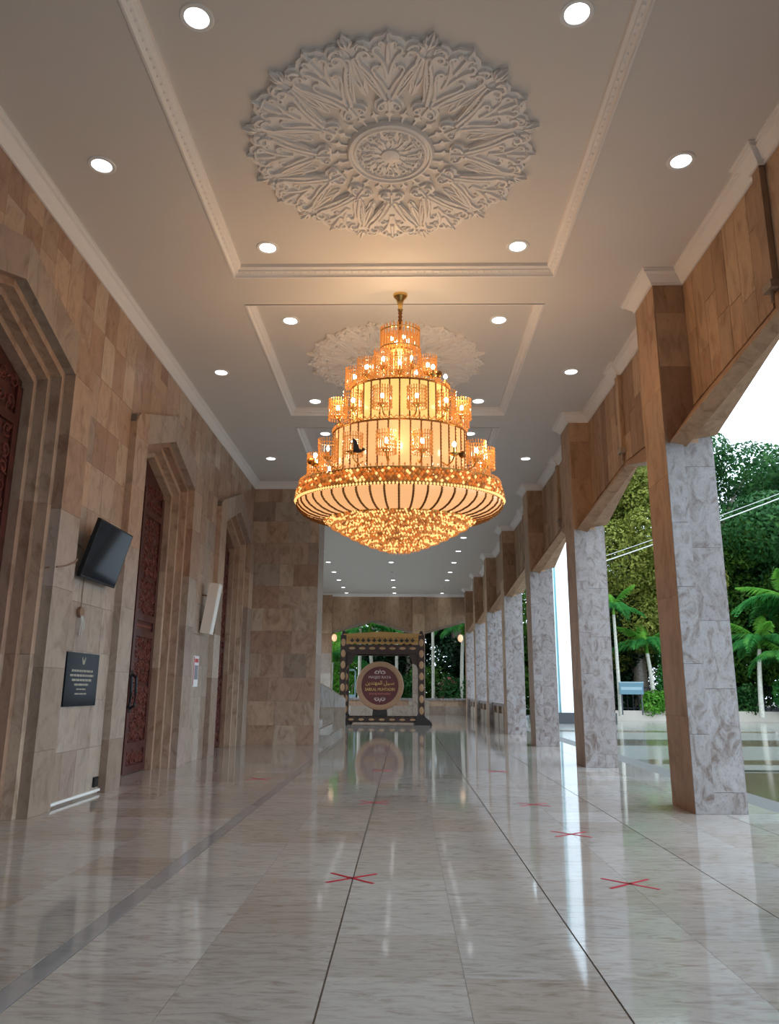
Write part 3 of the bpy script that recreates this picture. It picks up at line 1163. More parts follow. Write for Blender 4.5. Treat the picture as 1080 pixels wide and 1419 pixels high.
rg = ring(1.09, 3.92, .018, 72)
part_at('bead_ring', rg.mesh('bead_ring', 'gold', True), ch, (0, 0, 0))
part_at('bead_lining', MB().lathe([(max(.001, 1.08 * i / 12), bead_z(1.08 * i / 12) + .02) for i in range(13)], 60).mesh('bead_lining', 'crystal_brown', True), ch, (0, 0, 0))
pts = []
r = 1.10
row = 0
while r > .015:
    n = max(4, int(2 * PI * r / .043))
    for i in range(n):
        a = 2 * PI * (i + .5 * (row % 2)) / n
        rr_ = r + nrg.uniform(-.008, .008)
        pts.append((rr_ * math.cos(a), rr_ * math.sin(a), bead_z(r) - .004 + nrg.uniform(-.012, .012)))
    r -= .034
    row += 1
for k, mb in scatter(pts, .019, .022, ['crystal_bead', 'crystal_bead', 'crystal_bead', 'crystal_amber', 'crystal_orange', 'crystal_brown']).items():
    part_at('beads', mb.mesh('beads', k), ch, (0, 0, 0))['kind'] = 'stuff'
# stepped bead garlands
gm = MB()
for rr_ in (1.0, .86, .72, .58, .44, .30, .16):
    n = int(2 * PI * rr_ / .05)
    for i in range(n):
        a = 2 * PI * i / n
        gm.octa((rr_ * math.cos(a), rr_ * math.sin(a), bead_z(rr_) - .032), .017, .028)
part_at('bead_garlands', gm.mesh('bead_garlands', 'crystal_amber'), ch, (0, 0, 0))['kind'] = 'stuff'

# candle lamps in crystal baskets
arm = MB().tube([(-.26, 0, -.20), (-.16, 0, -.26), (-.05, 0, -.22), (0, 0, -.14)], .012, 6)
arm.lathe([(.001, -.15), (.03, -.15), (.065, -.12), (.07, -.105), (.001, -.10)], 12)
arm.tube([(0, 0, -.11), (0, 0, -.02)], .016, 8)
arm_me = arm.mesh('lamp_arm', 'gold', True)
bulb_me = MB().ball((0, 0, .02), .027, 8, 6, 1, 1, 1.5).mesh('lamp_bulb', 'bulb', True)
bk = rod_mesh(.135, 22, -.18, .15, .006)
for i in range(22):
    a = 2 * PI * i / 22
    for z in (-.16, -.11, -.06, 0, .05, .10, .15):
        bk.octa((.14 * math.cos(a), .14 * math.sin(a), z), .013, .017)
bk.join(ring(.125, -.12, .007, 16))
bk.join(ring(.125, .10, .007, 16))
bk_me = bk.mesh('lamp_basket', 'crystal_amber')


def lamps(n, r, z, off, bare=()):
    for i in range(n):
        a = off + 2 * PI * i / n
        l = part_at('lamp', arm_me, ch, (r * math.cos(a), r * math.sin(a), z), a)
        part_at('bulb', bulb_me, l, (0, 0, 0))
        if i not in bare:
            part_at('basket', bk_me, l, (0, 0, 0))


lamps(6, .43, 6.36, R(-90 - 36))
lamps(8, .70, 6.18, R(180), bare=(3, 4))
lamps(12, .96, 5.60, R(-90 - 15), bare=(9,))
lamps(16, 1.28, 4.84, R(-90 - 8), bare=(2, 13))
# little bird figures and rosettes among the lamps
bird = MB()
bird.ball((0, 0, 0), .04, 8, 6, 1.9, .9, .8)
bird.ball((.085, 0, .025), .024, 8, 6)
bird.tube([(.10, 0, .025), (.14, 0, .02)], [.01, .002], 5)
for s_ in (-1, 1):
    bird.add([(.03, .02 * s_, .02), (-.05, .02 * s_, .02), (-.09, .12 * s_, .16), (-.03, .09 * s_, .13)], [(0, 1, 2, 3), (3, 2, 1, 0)])
bird.add([(-.06, -.02, 0), (-.06, .02, 0), (-.16, .035, -.02), (-.16, -.035, -.02)], [(0, 1, 2, 3), (3, 2, 1, 0)])
bird_me = bird.mesh('bird_figure', 'bird_dark', True)
b_ = part_at('bird_figure', bird_me, ch, (-.58, -1.22, 4.72), R(10))
b_['label'] = 'dark bird figure'
ros_me = MB().ball((0, 0, 0), .055, 10, 8).mesh('rosette', 'brass_dark', True)
for (x, y, z) in ((.58, -.45, 6.10), (.88, -1.0, 4.72), (-1.28, -.55, 4.72), (.80, .2, 5.9)):
    part_at('rosette', ros_me, ch, (x, y, z))
# the bulbs' light
for (x, y, z, e) in ((0, -.42, 6.45, 30), (.9, -.5, 5.75, 22), (-.9, -.5, 5.75, 22), (0, .95, 5.75, 22), (1.3, -.75, 4.95, 26), (-1.3, -.75, 4.95, 26), (0, 1.45, 4.95, 26), (0, -1.45, 4.95, 18)):
    ld = bpy.data.lights.new('bulb_light', 'POINT')
    ld.energy = e * .6
    ld.color = (1.0, 0.66, 0.34)
    ld.shadow_soft_size = .06
    lo = bpy.data.objects.new('bulb_light', ld)
    COL.objects.link(lo)
    lo.parent = ch
    lo.location = (x, y, z)

# ------------------------------------------------------------------ ceiling medallions


def petal_mesh():
    half = [(.70, .03), (.70, .10), (.755, .165), (.84, .155), (.885, .10), (.96, .125), (1.08, .215), (1.20, .285), (1.34, .35), (1.45, .385), (1.53, .37), (1.57, .32), (1.615, .315), (1.635, .24), (1.60, .18), (1.66, .13), (1.68, .05), (1.73, .0)]
    poly = half + [(u, -v) for (u, v) in reversed(half[:-1])]
    m = MB()
    m.prism(poly, 'z', -.035, 0)
    for s_ in (-1, 1):
        def S(pts):
            return [(p[0], p[1] * s_) for p in pts]
        A = bez((.88, .035), (1.02, .10), (1.20, .14), (1.36, .29), 10) + [(u, v) for (u, v) in spiral((1.46, .235), .085, R(135), .95, 14, .15, -1)]
        relief(m, S(A), .030, .016, .045, -.035, -1)
        Bc = bez((.98, .015), (1.10, .05), (1.16, .10), (1.22, .14), 7) + spiral((1.30, .115), .06, R(150), .9, 10, .15, -1)
        relief(m, S(Bc), .026, .014, .04, -.035, -1)
        C = bez((1.16, .01), (1.30, .02), (1.40, .06), (1.46, .10), 6) + spiral((1.535, .10), .06, R(170), .9, 10, .2, -1)
        relief(m, S(C), .028, .014, .04, -.035, -1)
        D = bez((.86, .03), (.84, .06), (.82, .12), (.77, .12), 5) + spiral((.765, .085), .04, R(90), .9, 8, .2, 1)
        relief(m, S(D), .022, .012, .04, -.035, -1)
        E_ = bez((1.05, .14), (1.14, .19), (1.24, .25), (1.33, .32), 5)
        relief(m, S(E_), .012, .022, .03, -.035, -1)
        F_ = bez((1.52, .20), (1.58, .22), (1.60, .26), (1.57, .31), 4)
        relief(m, S(F_), .03, .012, .04, -.035, -1)
        for (c_, r_, a_) in (((1.12, .165), .038, 60), ((1.24, .225), .042, 80), ((1.40, .315), .045, 100), ((1.54, .27), .045, 120), ((1.33, .05), .035, 200), ((1.45, .165), .04, 20), ((1.60, .06), .035, 160), ((1.02, .10), .03, 40)):
            relief(m, S(spiral(c_, r_, R(a_), .85, 9, .2, -1)), .015, .009, .03, -.035, -1)
        relief(m, S(bez((.93, .10), (1.06, .18), (1.22, .28), (1.42, .36), 8)), .014, .02, .035, -.035, -1)
        relief(m, S([(1.50, .33), (1.56, .345), (1.60, .30)]), .022, .01, .04, -.035, -1)
    relief(m, [(1.38, 0), (1.5, 0), (1.62, 0), (1.72, 0)], .035, .012, .045, -.035, -1)
    relief(m, [(.72, 0), (.9, 0), (1.02, 0)], .014, .03, .04, -.035, -1)
    m.octa((.90, 0, -.05), .045, .04)
    m.octa((1.62, 0, -.05), .05, .04)
    return m


pet_me = petal_mesh().mesh('petal', 'plaster')


def finial_mesh():
    m = MB()
    poly = [(.92, 0), (.98, .045), (1.06, .05), (1.2, .075), (1.36, .055), (1.46, .02), (1.54, .02), (1.57, .06), (1.64, .075), (1.68, .04), (1.75, .0)]
    m.prism(poly + [(u, -v) for (u, v) in reversed(poly[1:-1])], 'z', -.022, 0)
    relief(m, [(.95, 0), (1.2, 0), (1.45, 0)], .012, .02, .035, -.02, -1)
    for s_ in (-1, 1):
        relief(m, [(1.58, .01 * s_), (1.64, .05 * s_), (1.70, .055 * s_)], .02, .008, .045, -.02, -1)
        relief(m, [(1.05, .01 * s_), (1.15, .045 * s_), (1.25, .05 * s_)], .014, .01, .03, -.02, -1)
    relief(m, [(1.58, 0), (1.66, 0), (1.75, 0)], .024, .006, .06, -.02, -1)
    return m


fin_me = finial_mesh().mesh('finial', 'plaster')


def spoke_mesh():
    m = MB()
    m.prism([(.52, .012), (.60, .012), (.635, .05), (.66, .012), (.73, 0), (.66, -.012), (.635, -.05), (.60, -.012), (.52, -.012)], 'z', -.025, 0)
    return m


sp_me = spoke_mesh().mesh('spoke', 'plaster')
cmx = MB().lathe([(.52, 0), (.52, -.03), (.50, -.06), (.475, -.065), (.465, -.04), (.44, -.04), (.43, -.06), (.41, -.06), (.40, -.035), (.30, -.035), (.12, -.045), (.11, -.07), (.07, -.085), (.001, -.09)], 64)
for i in range(36):
    a = 2 * PI * i / 36
    cmx.octa((.385 * math.cos(a), .385 * math.sin(a), -.045), .018, .02)
for i in range(12):
    a = 2 * PI * i / 12
    M = Matrix.Rotation(a, 4, 'Z')
    t = MB()
    relief(t, bez((.12, 0), (.18, .03), (.24, .06), (.28, .02), 5) + spiral((.30, .0), .045, R(60), .9, 8, .2, -1), .018, .008, .03, -.037, -1)
    relief(t, bez((.20, 0), (.26, -.02), (.32, -.05), (.36, -.03), 5), .012, .012, .03, -.037, -1)
    t.octa((.33, .045, -.04), .02, .025)
    relief(t, spiral((.22, .055), .03, R(90), .9, 8, .2, 1), .010, .006, .028, -.037, -1)
    relief(t, spiral((.345, -.055), .03, R(20), .9, 8, .2, -1), .010, .006, .028, -.037, -1)
    relief(t, [(.14, .03), (.20, .015), (.26, .035)], .008, .012, .03, -.037, -1)
    cmx.join(t, M)
cm_me = cmx.mesh('centre_rose', 'plaster', True)
for nm, i in (('nearer', 1), ('farther', 2)):
    a, b = COFF[i]
    md = thing('ceiling_medallion', '%s of the two round white carved plaster ceiling medallions%s' % (nm, ', partly behind the chandelier' if i == 2 else ''), 'medallion', ((CX0 + CX1) / 2, (a + b) / 2, HC + .15), 'ceiling medallions')
    part_at('centre_rose', cm_me, md, (0, 0, 0))
    for k in range(12):
        w = 2 * PI * (k + .5) / 12 + R(15)
        part_at('petal', pet_me, md, (0, 0, 0), w)
        part_at('finial', fin_me, md, (0, 0, 0), w + R(15))
        part_at('spoke', sp_me, md, (0, 0, 0), w + R(15))
        part_at('spoke', sp_me, md, (0, 0, 0), w)

# ------------------------------------------------------------------ recessed downlights
dl_trim = MB().lathe([(.115, -.004), (.12, -.012), (.155, -.012), (.165, 0)], 32).mesh('trim_ring', 'light_trim', True)
dl_disc = MB().lathe([(.001, -.006), (.118, -.006)], 32).mesh('diffuser', 'light_disc')
dl_off = MB().lathe([(.001, -.004), (.118, -.004)], 32).mesh('diffuser_off', 'light_off')


def downlight(x, y, z, label, group, on=True, watts=3.5):
    t = thing('downlight', label, 'light', (x, y, z), group)
    part_at('trim_ring', dl_trim, t, (0, 0, 0))
    part_at('diffuser', dl_disc if on else dl_off, t, (0, 0, 0))
    if on:
        ld = bpy.data.lights.new('downlight_beam', 'SPOT')
        ld.energy = watts
        ld.color = (.95, .97, 1.0)
        ld.spot_size = R(110)
        ld.spot_blend = .8
        ld.shadow_soft_size = .12
        lo = bpy.data.objects.new('downlight_beam', ld)
        COL.objects.link(lo)
        lo.parent = t
        lo.location = (0, 0, -.03)


for i, (cn, yy) in enumerate((('front', (5.87, 9.71)), ('middle', (11.93, 15.68)), ('far', (17.85, 21.6)))):
    for j, y in enumerate(yy):
        for s_, x in (('left', -2.0), ('right', 1.62)):
            downlight(x, y, HC + .15, 'lit round downlight at the %s %s corner of the %s coffer' % (('near', 'far')[j], s_, cn), 'downlights in the coffers')
for j, y in enumerate((7.74, 13.77, 19.45)):
    downlight(-3.64, y, HC, 'lit round downlight above the %s door, outside the coffers' % ('nearest', 'second', 'third')[j], 'downlights beside the coffers')
    downlight(3.25, y, HC, 'lit round downlight along the column side, %s from the camera' % ('first', 'second', 'third')[j], 'downlights beside the coffers')
far_y = [30.24, 33.3, 36.4, 39.52, 42.5, 45.65, 48.35]
nth = ['seventh', 'sixth', 'fifth', 'fourth', 'third', 'second', 'first']
for nm, x in (('left', -3.76), ('middle', -.67), ('right', 2.4)):
    for j, y in enumerate(far_y):
        off = (nm == 'middle' and j == 3) or (nm == 'right' and j == 5)
        downlight(x, y, HC, '%s downlight in the far ceiling, %s row, %s from the end wall' % ('unlit' if off else 'small lit', nm, nth[j]), 'downlights in the far ceiling', not off, 4 if j == 6 else 16)

# ------------------------------------------------------------------ wall screen and wall fittings
tv = thing('television', 'black flat television tilted down from the wall between the doors', 'television', (-4.33, 10.72, 3.44))
ang = math.atan2(.22, .80)
M = Matrix.Translation((-4.30, 10.66, 3.38)) @ Matrix.Rotation(ang, 4, 'Y')
b = MB().box(-.05, 0, -.625, .625, -.42, .42).xf(M)
b.build('case', 'plastic_black', tv)
MB().box(0, .004, -.60, .60, -.385, .40).xf(M).build('screen', 'screen_black', tv)
MB().box(0, .008, -.60, .60, -.415, -.388).xf(M).build('lower_bezel', 'plastic_black', tv)
MB().box(0, .008, -.62, -.602, -.41, .41).xf(M).build('side_bezel', 'plastic_black', tv)
br = MB().box(XL + .002, XL + .03, 10.55, 10.9, 3.25, 3.65)
br.tube([(XL + .02, 10.72, 3.45), (-4.36, 10.72, 3.45)], .035, 8)
br.build('bracket', 'plastic_black', tv)
tag(MB().tube([(XL + .014, 10.25, 3.42), (XL + .014, 10.15, 3.44), (XL + .014, 10.04, 3.32), (XL + .014, 9.945, 3.22), (XF + .014, 9.94, 3.19), (XF + .014, 9.86, 3.14), (XF + .014, 9.6, 3.05), (XF + .014, 9.37, 3.0), (XF - .12, 9.32, 2.98)], .012, 6).build('cable', 'wire_brown'), 'thin brown cable running from the television to the nearest door', 'cable')
jb = thing('junction_box', 'small round brown junction box with loose white wires below the television', 'junction box', (XL, 10.42, 2.51))
MB().tube([(XL + .005, 10.42, 2.53), (XL + .05, 10.42, 2.53)], .075, 12).build('box', 'rust_brown', jb)
MB().tube([(XL + .012, 10.47, 3.1), (XL + .012, 10.45, 2.8), (XL + .02, 10.44, 2.58)], .006, 5).build('feed_wire', 'wire_brown', jb)
for i, (a, b2) in enumerate(((-.03, -.32), (.02, -.34), (.07, -.25))):
    MB().tube([(XL + .04, 10.42 + a * .3, 2.50), (XL + .07, 10.42 + a, 2.38), (XL + .05, 10.42 + a * 1.4, 2.53 + b2), (XL + .04, 10.45 + a * 1.4, 2.60 + b2)], .008, 5).build('loose_wire', 'wire_grey', jb)

pq = thing('plaque', 'black stone inscription plaque low on the travertine wall', 'plaque', (XL, 10.68, 1.26))
MB().box(XL + .002, XL + .03, 10.15, 11.22, 1.26, 1.98).build('slab', 'plaque_stone', pq)
ln = MB()
rq = random.Random(4)
for j, (w, h) in enumerate(((.36, .03), (.40, .03), (.33, .03), (.24, .028), (.16, .02), (.20, .02))):
    z = 1.735 - j * .062
    y = 10.68 - w
    while y < 10.68 + w:
        e = min(y + rq.uniform(.06, .15), 10.68 + w)
        ln.box(XL + .03, XL + .0315, y, e - .015, z - h / 2, z + h / 2)
        y = e
ln.build('engraved_lines', 'plaque_gold', pq)
cr = MB()
cr.v, cr.f = [], []
for s_ in (-1, 1):
    cr.prism([(10.68, 1.82), (10.68 + s_ * .03, 1.83), (10.68 + s_ * .06, 1.90), (10.68 + s_ * .05, 1.93), (10.68 + s_ * .015, 1.88), (10.68, 1.885)], 'x', XL + .03, XL + .033)
cr.build('crest', 'plaque_gold', pq)
tag(MB().box(XL, XL + .035, 10.0, 11.68, .03, .065).build('cable_trunking', 'plastic_white'), 'white plastic trunking along the foot of the wall under the plaque', 'trunking')
so = thing('socket', 'small dark power socket low beside the second door surround', 'socket', (XL, 11.52, .08))
MB().box(XL, XL + .03, 11.46, 11.60, .10, .24).build('plate', 'plastic_black', so)
MB().box(XL + .03, XL + .035, 11.49, 11.57, .13, .21).build('face', 'wood_black', so)

sp = thing('loudspeaker', 'slim pale column loudspeaker leaning out between second and third doors', 'loudspeaker', (XL, 17.0, 2.7))
M = Matrix.Translation((-4.32, 16.75, 3.25)) @ Matrix.Rotation(.14, 4, 'Y')
MB().box(-.11, .11, -.15, .15, -.56, .56).xf(M).build('cabinet', 'board_white', sp)
MB().box(.11, .118, -.12, .12, -.52, .52).xf(M).build('grille', 'plastic_white', sp)
br = MB().tube([(XL, 16.72, 3.55), (-4.34, 16.75, 3.52)], .02, 6)
br.tube([(XL, 16.72, 2.95), (-4.42, 16.75, 2.98)], .02, 6)
br.build('bracket', 'rust_brown', sp)
ps = thing('notice', 'small framed notice with a red edge below the loudspeaker', 'notice', (XL, 16.5, 1.55))
MB().box(XL, XL + .02, 16.34, 16.74, 1.55, 2.20).build('frame', 'poster_white', ps)
MB().box(XL + .02, XL + .022, 16.34, 16.39, 1.57, 2.18).build('red_edge', 'poster_red', ps)
MB().box(XL + .02, XL + .022, 16.43, 16.70, 1.70, 2.0).build('print', 'poster_grey', ps)
MB().box(XL + .02, XL + .022, 16.43, 16.70, 2.06, 2.14).build('heading', 'poster_red', ps)

# ------------------------------------------------------------------ red tape crosses on the floor
crosses = [(-.43, 6.68, 'on the centre joint nearest the camera'), (1.81, 6.60, 'nearest the columns at lower right'), (-.42, 10.95, 'on the centre joint under the chandelier'),
           (1.80, 8.74, 'on the bright streak, second in the right row'), (1.76, 10.91, 'right row third from the front'), (-2.5, 13.6, 'left of the grey strip by the second door'),
           (-.43, 15.2, 'far on the centre joint, third from the camera'), (1.78, 15.2, 'far in the right row, fourth from the front'), (-2.75, 11.2, 'left row nearest the second door'),
           (-.43, 8.8, 'faded, on the centre joint, second from the camera')]
for (x, y, l) in crosses[:8]:
    t = thing('tape_cross', 'red tape cross stuck on the floor, ' + l, 'tape mark', (x, y, 0), 'red tape crosses')
    for a in (R(-40), R(38)):
        M = Matrix.Translation((x, y, 0)) @ Matrix.Rotation(a + rng.uniform(-.06, .06), 4, 'Z')
        MB().box(-.25, .25, -.016, .016, .0006, .0022).xf(M).build('tape_strip', 'tape_red', t)

# ------------------------------------------------------------------ great drum in its carved frame
DX, DYY, DZ, DR = -1.13, 35.2, 1.70, 1.03
dr = thing('drum', 'big round drum with maroon lettered face on a block', 'drum', (DX, DYY, 0))


def ylathe(prof, n=56):
    m = MB().lathe(prof, n)
    m.v = [(DX + x * 1.06, DYY + z, DZ + y * 1.06) for (x, y, z) in m.v]
    m.f = [tuple(reversed(f)) for f in m.f]
    return m


ylathe([(.001, .0), (.80, .0)]).build('face', 'drum_face', dr)
ylathe([(.80, .0), (.82, -.04), (.90, -.05), (1.0, -.04), (DR, .0), (DR, .25), (.98, .28), (.98, 1.0), (.92, 1.05), (.001, 1.05)]).build('shell', 'drum_rim', dr, True)
st = MB()
for i in range(44):
    a = 2 * PI * i / 44
    st.ball((DX + .965 * math.cos(a), DYY - .055, DZ + .965 * math.sin(a)), .032, 6, 4)
tag(st.build('rim_studs', 'wood_tan', dr), kind='stuff')
MB().prism([(DX - .36, .22), (DX + .36, .22), (DX + .30, .70), (DX - .30, .70)], 'y', DYY + .02, DYY + .95).build('support_block', 'wood_black', dr)


def lettering(name, txt, size, z, m, width=None, flatten=1.0):
    cu = bpy.data.curves.new(name, 'FONT')
    cu.body = txt
    cu.size = size
    cu.align_x = 'CENTER'
    cu.align_y = 'CENTER'
    cu.extrude = .008
    tmp = bpy.data.objects.new(name, cu)
    COL.objects.link(tmp)
    bpy.context.view_layer.update()
    me = bpy.data.meshes.new_from_object(tmp.evaluated_get(bpy.context.evaluated_depsgraph_get()))
    COL.objects.unlink(tmp)
    bpy.data.objects.remove(tmp)
    me.materials.clear()
    me.materials.append(MATS[m])
    xs = [v.co.x for v in me.vertices] or [0]
    ys_ = [v.co.y for v in me.vertices] or [0]
    cx, cy = (min(xs) + max(xs)) / 2, (min(ys_) + max(ys_)) / 2
    k = width / (max(xs) - min(xs)) if width and max(xs) > min(xs) else 1.0
    for v in me.vertices:
        v.co = (DX + (v.co.x - cx) * k, DYY - .012 - v.co.z, z + (v.co.y - cy) * flatten)
    return link(name, me, dr)


ar_txt = ''.join(chr(c) for c in [0xFEB3, 0xFE92, 0xFEF4, 0xFEDE, 0x20, 0xFE8D, 0xFEDF, 0xFEE4, 0xFEEC, 0xFE98, 0xFEAA, 0xFEF3, 0xFEE6])[::-1]
lettering('lettering', 'MASJID RAYA', .17, DZ + .36, 'letter_pale', 1.02)
lettering('lettering', ar_txt, .25, DZ + .11, 'letter_gold', 1.30)
lettering('lettering', 'SABILAL MUHTADIN', .19, DZ - .16, 'letter_gold', 1.36)
lettering('lettering', 'BANJARMASIN', .13, DZ - .37, 'letter_red', .95)
orn = MB()
for (zc, sg) in ((DZ + .60, 1), (DZ - .60, -1)):
    t = MB()
    relief(t, [(-.06, -.04), (0, .12), (.06, -.04)], .022, .022, .02, 0)
    for s_ in (-1, 1):
        relief(t, [(s_ * p[0], p[1]) for p in bez((.05, -.02), (.12, .12), (.2, .06), (.24, -.02), 7)] + [(s_ * p[0], p[1]) for p in spiral((.20, -.02), .05, 0, .8, 8, .2, 1)], .02, .01, .02, 0)
        relief(t, [(s_ * .04, -.05), (s_ * .15, -.07), (s_ * .26, -.05)], .012, .008, .02, 0)
    t.v = [(DX + v[0], DYY - .004 - v[2], zc + sg * v[1]) for v in t.v]
    orn.join(t)
orn.build('scroll_ornament', 'letter_pale', dr)

fr = thing('carved_stand', 'carved dark wooden stand with gilt ovals around the drum', 'stand', (DX, 36, 0))
FX0, FX1 = -2.80, .76
for yy in (34.9, 36.9):
    for xx in (FX0, FX1):
        p = MB().box(xx - .13, xx + .13, yy - .13, yy + .13, .25, 3.95)
        p.tube([(xx, yy, 3.9), (xx, yy, 4.15)], [.15, .06], 8)
        p.build('post', 'wood_dark', fr)
        ov = MB()
        for i in range(7):
            z = .62 + i * .50
            ov.ball((xx, yy - .13, z), .10, 8, 6, 1.05, .25, 1.75)
        ov.build('gilt_ovals', 'wood_tan', fr)
for yy in (34.9, 36.9):
    bm_ = MB().box(FX0 + .13, FX1 - .13, yy - .11, yy + .11, 3.12, 3.52)
    bm_.build('top_beam', 'wood_dark', fr)
    ds = MB()
    for i in range(7):
        x = FX0 + .4 + i * (FX1 - FX0 - .8) / 6
        ds.ball((x, yy - .11, 3.36), .15, 8, 6, 1, .2, .42)
    ds.build('beam_ovals', 'wood_tan', fr)
    lb = MB().box(FX0 + .13, FX1 - .13, yy - .10, yy + .10, .10, .32)
    lb.build('bottom_beam', 'wood_dark', fr)
    ds = MB()
    for i in range(7):
        x = FX0 + .4 + i * (FX1 - FX0 - .8) / 6
        ds.ball((x, yy - .10, .22), .13, 8, 6, 1, .2, .4)
    ds.build('beam_ovals', 'wood_tan', fr)
cb = MB()
pts = [(FX0 - .05, 3.52)] + [(FX0 + .1 + i * (FX1 - FX0 - .2) / 24, 3.52 + (.06 if i % 2 else 0.0)) for i in range(25)] + [(FX1 + .05, 3.52), (FX1 + .02, 4.0), (DX, 4.12), (FX0 - .02, 4.0)]
cb.prism(pts, 'y', 34.78, 34.88)
for i in range(13):
    x = FX0 + .25 + i * (FX1 - FX0 - .5) / 12
    t = MB()
    relief(t, spiral((x, 3.8), .12, i, 1.1, 10, .2, 1 if i % 2 else -1), .03, .015, .03, 0)
    t.v = [(v[0], 34.78 - v[2], v[1]) for v in t.v]
    cb.join(t)
cb.build('carved_pediment', 'wood_gold', fr)
cut = MB()  # dark leaf shapes added to make the carved relief show
for i in range(12):
    x = FX0 + .40 + i * (FX1 - FX0 - .8) / 11
    cut.prism([(x - .10, 3.72), (x, 3.62), (x + .10, 3.72), (x + .03, 3.76), (x, 3.84), (x - .03, 3.76)], 'y', 34.74, 34.785)
tag(cut.build('dark_relief_shapes', 'wood_black', fr), kind='stuff')
for xx in (FX0, FX1):
    s_ = MB().box(xx - .10, xx + .10, 35.0, 36.8, 3.2, 3.6)
    s_.box(xx - .10, xx + .10, 35.0, 36.8, .10, .32)
    s_.build('side_beam', 'wood_dark', fr)
    for yy in (34.9, 36.9):
        sg = 1 if xx > 0 else -1
        MB().prism([(xx - .35, 0), (xx + .48, 0), (xx + .42, .14), (xx + .22, .26), (xx + .13, .42), (xx - .13, .42), (xx - .25, .2)] if sg > 0 else
                   [(xx + .35, 0), (xx - .28, 0), (xx - .26, .14), (xx - .2, .26), (xx - .13, .42), (xx + .13, .42), (xx + .25, .2)], 'y', yy - .2, yy + .2).build('foot', 'wood_black', fr)
cbr = MB()
for s_, xx in ((1, FX0 + .13), (-1, FX1 - .13)):
    cbr.prism([(xx, 3.12), (xx + s_ * .5, 3.12), (xx + s_ * .36, 2.95), (xx + s_ * .3, 2.7), (xx + s_ * .12, 2.62), (xx, 2.4)], 'y', 34.85, 34.95)
cbr.build('corner_bracket', 'wood_dark', fr)

# ------------------------------------------------------------------ stair behind the projecting wall
stair = thing('staircase', 'pale marble stair rising left behind the projecting wall', 'staircase', (-3.4, 26, 0))
for i in range(6):
    x1 = -2.22 - i * .34
    slab(stair, 'step', -5.9, x1, 23.6, 27.75, i * .17 + .001, (i + 1) * .17, 'floor_marble')
    slab(stair, 'nosing', x1 - .05, x1 + .02, 23.6, 27.75, (i + 1) * .17 - .005, (i + 1) * .17 + .008, 'travertine')
bl = MB().prism([(-2.14, 0), (-2.14, 1.2), (-2.62, 1.5), (-3.2, 1.80), (-5.9, 3.2), (-5.9, 0)], 'y', 27.77, 28.1)
bl.build('balustrade', 'travertine', stair)
for (a, b, za, zb) in ((-2.5, -2.13, 1.19, 1.42), (-3.0, -2.51, 1.42, 1.69), (-3.6, -3.01, 1.69, 1.99)):
    MB().prism([(b, .9), (b, za), (a, zb), (a, .9)], 'y', 27.75, 27.77).build('balustrade_panel', 'floor_marble', stair)
    MB().prism([(b, 0), (b, .895), (a, .895), (a, 0)], 'y', 27.75, 27.77).build('balustrade_panel', 'travertine', stair)

# two small globe lamps in the end openings
for (x, l) in ((-4.50, 'left jamb of the left end opening'), (3.55, 'upper corner of the right end opening')):
    gl = thing('globe_lamp', 'small cream globe lamp at the ' + l, 'lamp', (x, YE - .2, 4.7))
    MB().ball((x, YE - .25, 4.75), .17, 12, 8, 1, 1, 1.4).build('globe', 'lamp_cream', gl, True)
    MB().tube([(x, YE - .25, 4.95), (x, YE - .25, 5.1), (x - .12, YE - .05, 5.15)], .025, 6).build('arm', 'rust_brown', gl)

# ================================================================== OUTSIDE
# white tower
tw = thing('tower', 'bright white tower with a teal glass strip seen between columns', 'tower', (9.9, 46.5, -.32))
MB().box(8.0, 8.93, 45.6, 48, .25, 26).build('shaft', 'tower_white', tw)
MB().box(9.17, 12.0, 45.6, 48, .25, 26).build('shaft', 'tower_white', tw)
MB().box(8.93, 9.17, 45.8, 47.8, .25, 26).build('glass_strip', 'tower_glass', tw)
MB().box(9.02, 9.05, 45.7, 45.8, .25, 26).build('mullion', 'tower_white', tw)
MB().box(7.8, 12.3, 45.3, 48.3, -.32, .30).build('plinth', 'base_black', tw)

# curved planter kerb
kp = []
for i in range(15):
    t = i / 14
    kp.append((12.6 + 34 * t, 50.5 - 6.5 * t * t * 1.6 + 1.2 * math.sin(t * 3)))
kerb = thing('planter_kerb', 'long low cream kerb wall of the garden bed', 'kerb', (20, 48, -.32))
for i in range(14):
    a, b = kp[i], kp[i + 1]
    d = Vector((b[0] - a[0], b[1] - a[1])).normalized()
    n_ = Vector((-d.y, d.x)) * .35
    MB().prism([(a[0], a[1]), (b[0], b[1]), (b[0] + n_.x, b[1] + n_.y), (a[0] + n_.x, a[1] + n_.y)], 'z', -.32, .32).build('kerb_stone', 'curb_stone', kerb)
soil = MB()
soil.prism([(p[0], p[1] + .3) for p in kp] + [(100, 60), (100, 140), (12.6, 140)], 'z', -.32, .12)
soil.box(-80, 12.6, 62, 140, -.32, .05)
structure(soil.build('floor_garden', 'soil'), 'dark planted ground beyond the terrace')

# blue sign
sg = thing('signboard', 'blue grey signboard on two posts before a tree trunk', 'sign', (14.1, 48.6, .2))
MB().box(13.5, 15.0, 48.8, 48.86, 1.35, 2.05).build('board', 'sign_blue', sg)
MB().box(13.6, 14.9, 48.795, 48.8, 1.62, 1.80).build('band', 'sign_pale', sg)
MB().box(13.46, 15.04, 48.78, 48.88, 2.05, 2.12).build('cap', 'sign_pale', sg)
for x in (13.6, 14.85):
    MB().box(x, x + .07, 48.86, 48.93, .1, 2.0).build('post', 'fence_dark', sg)

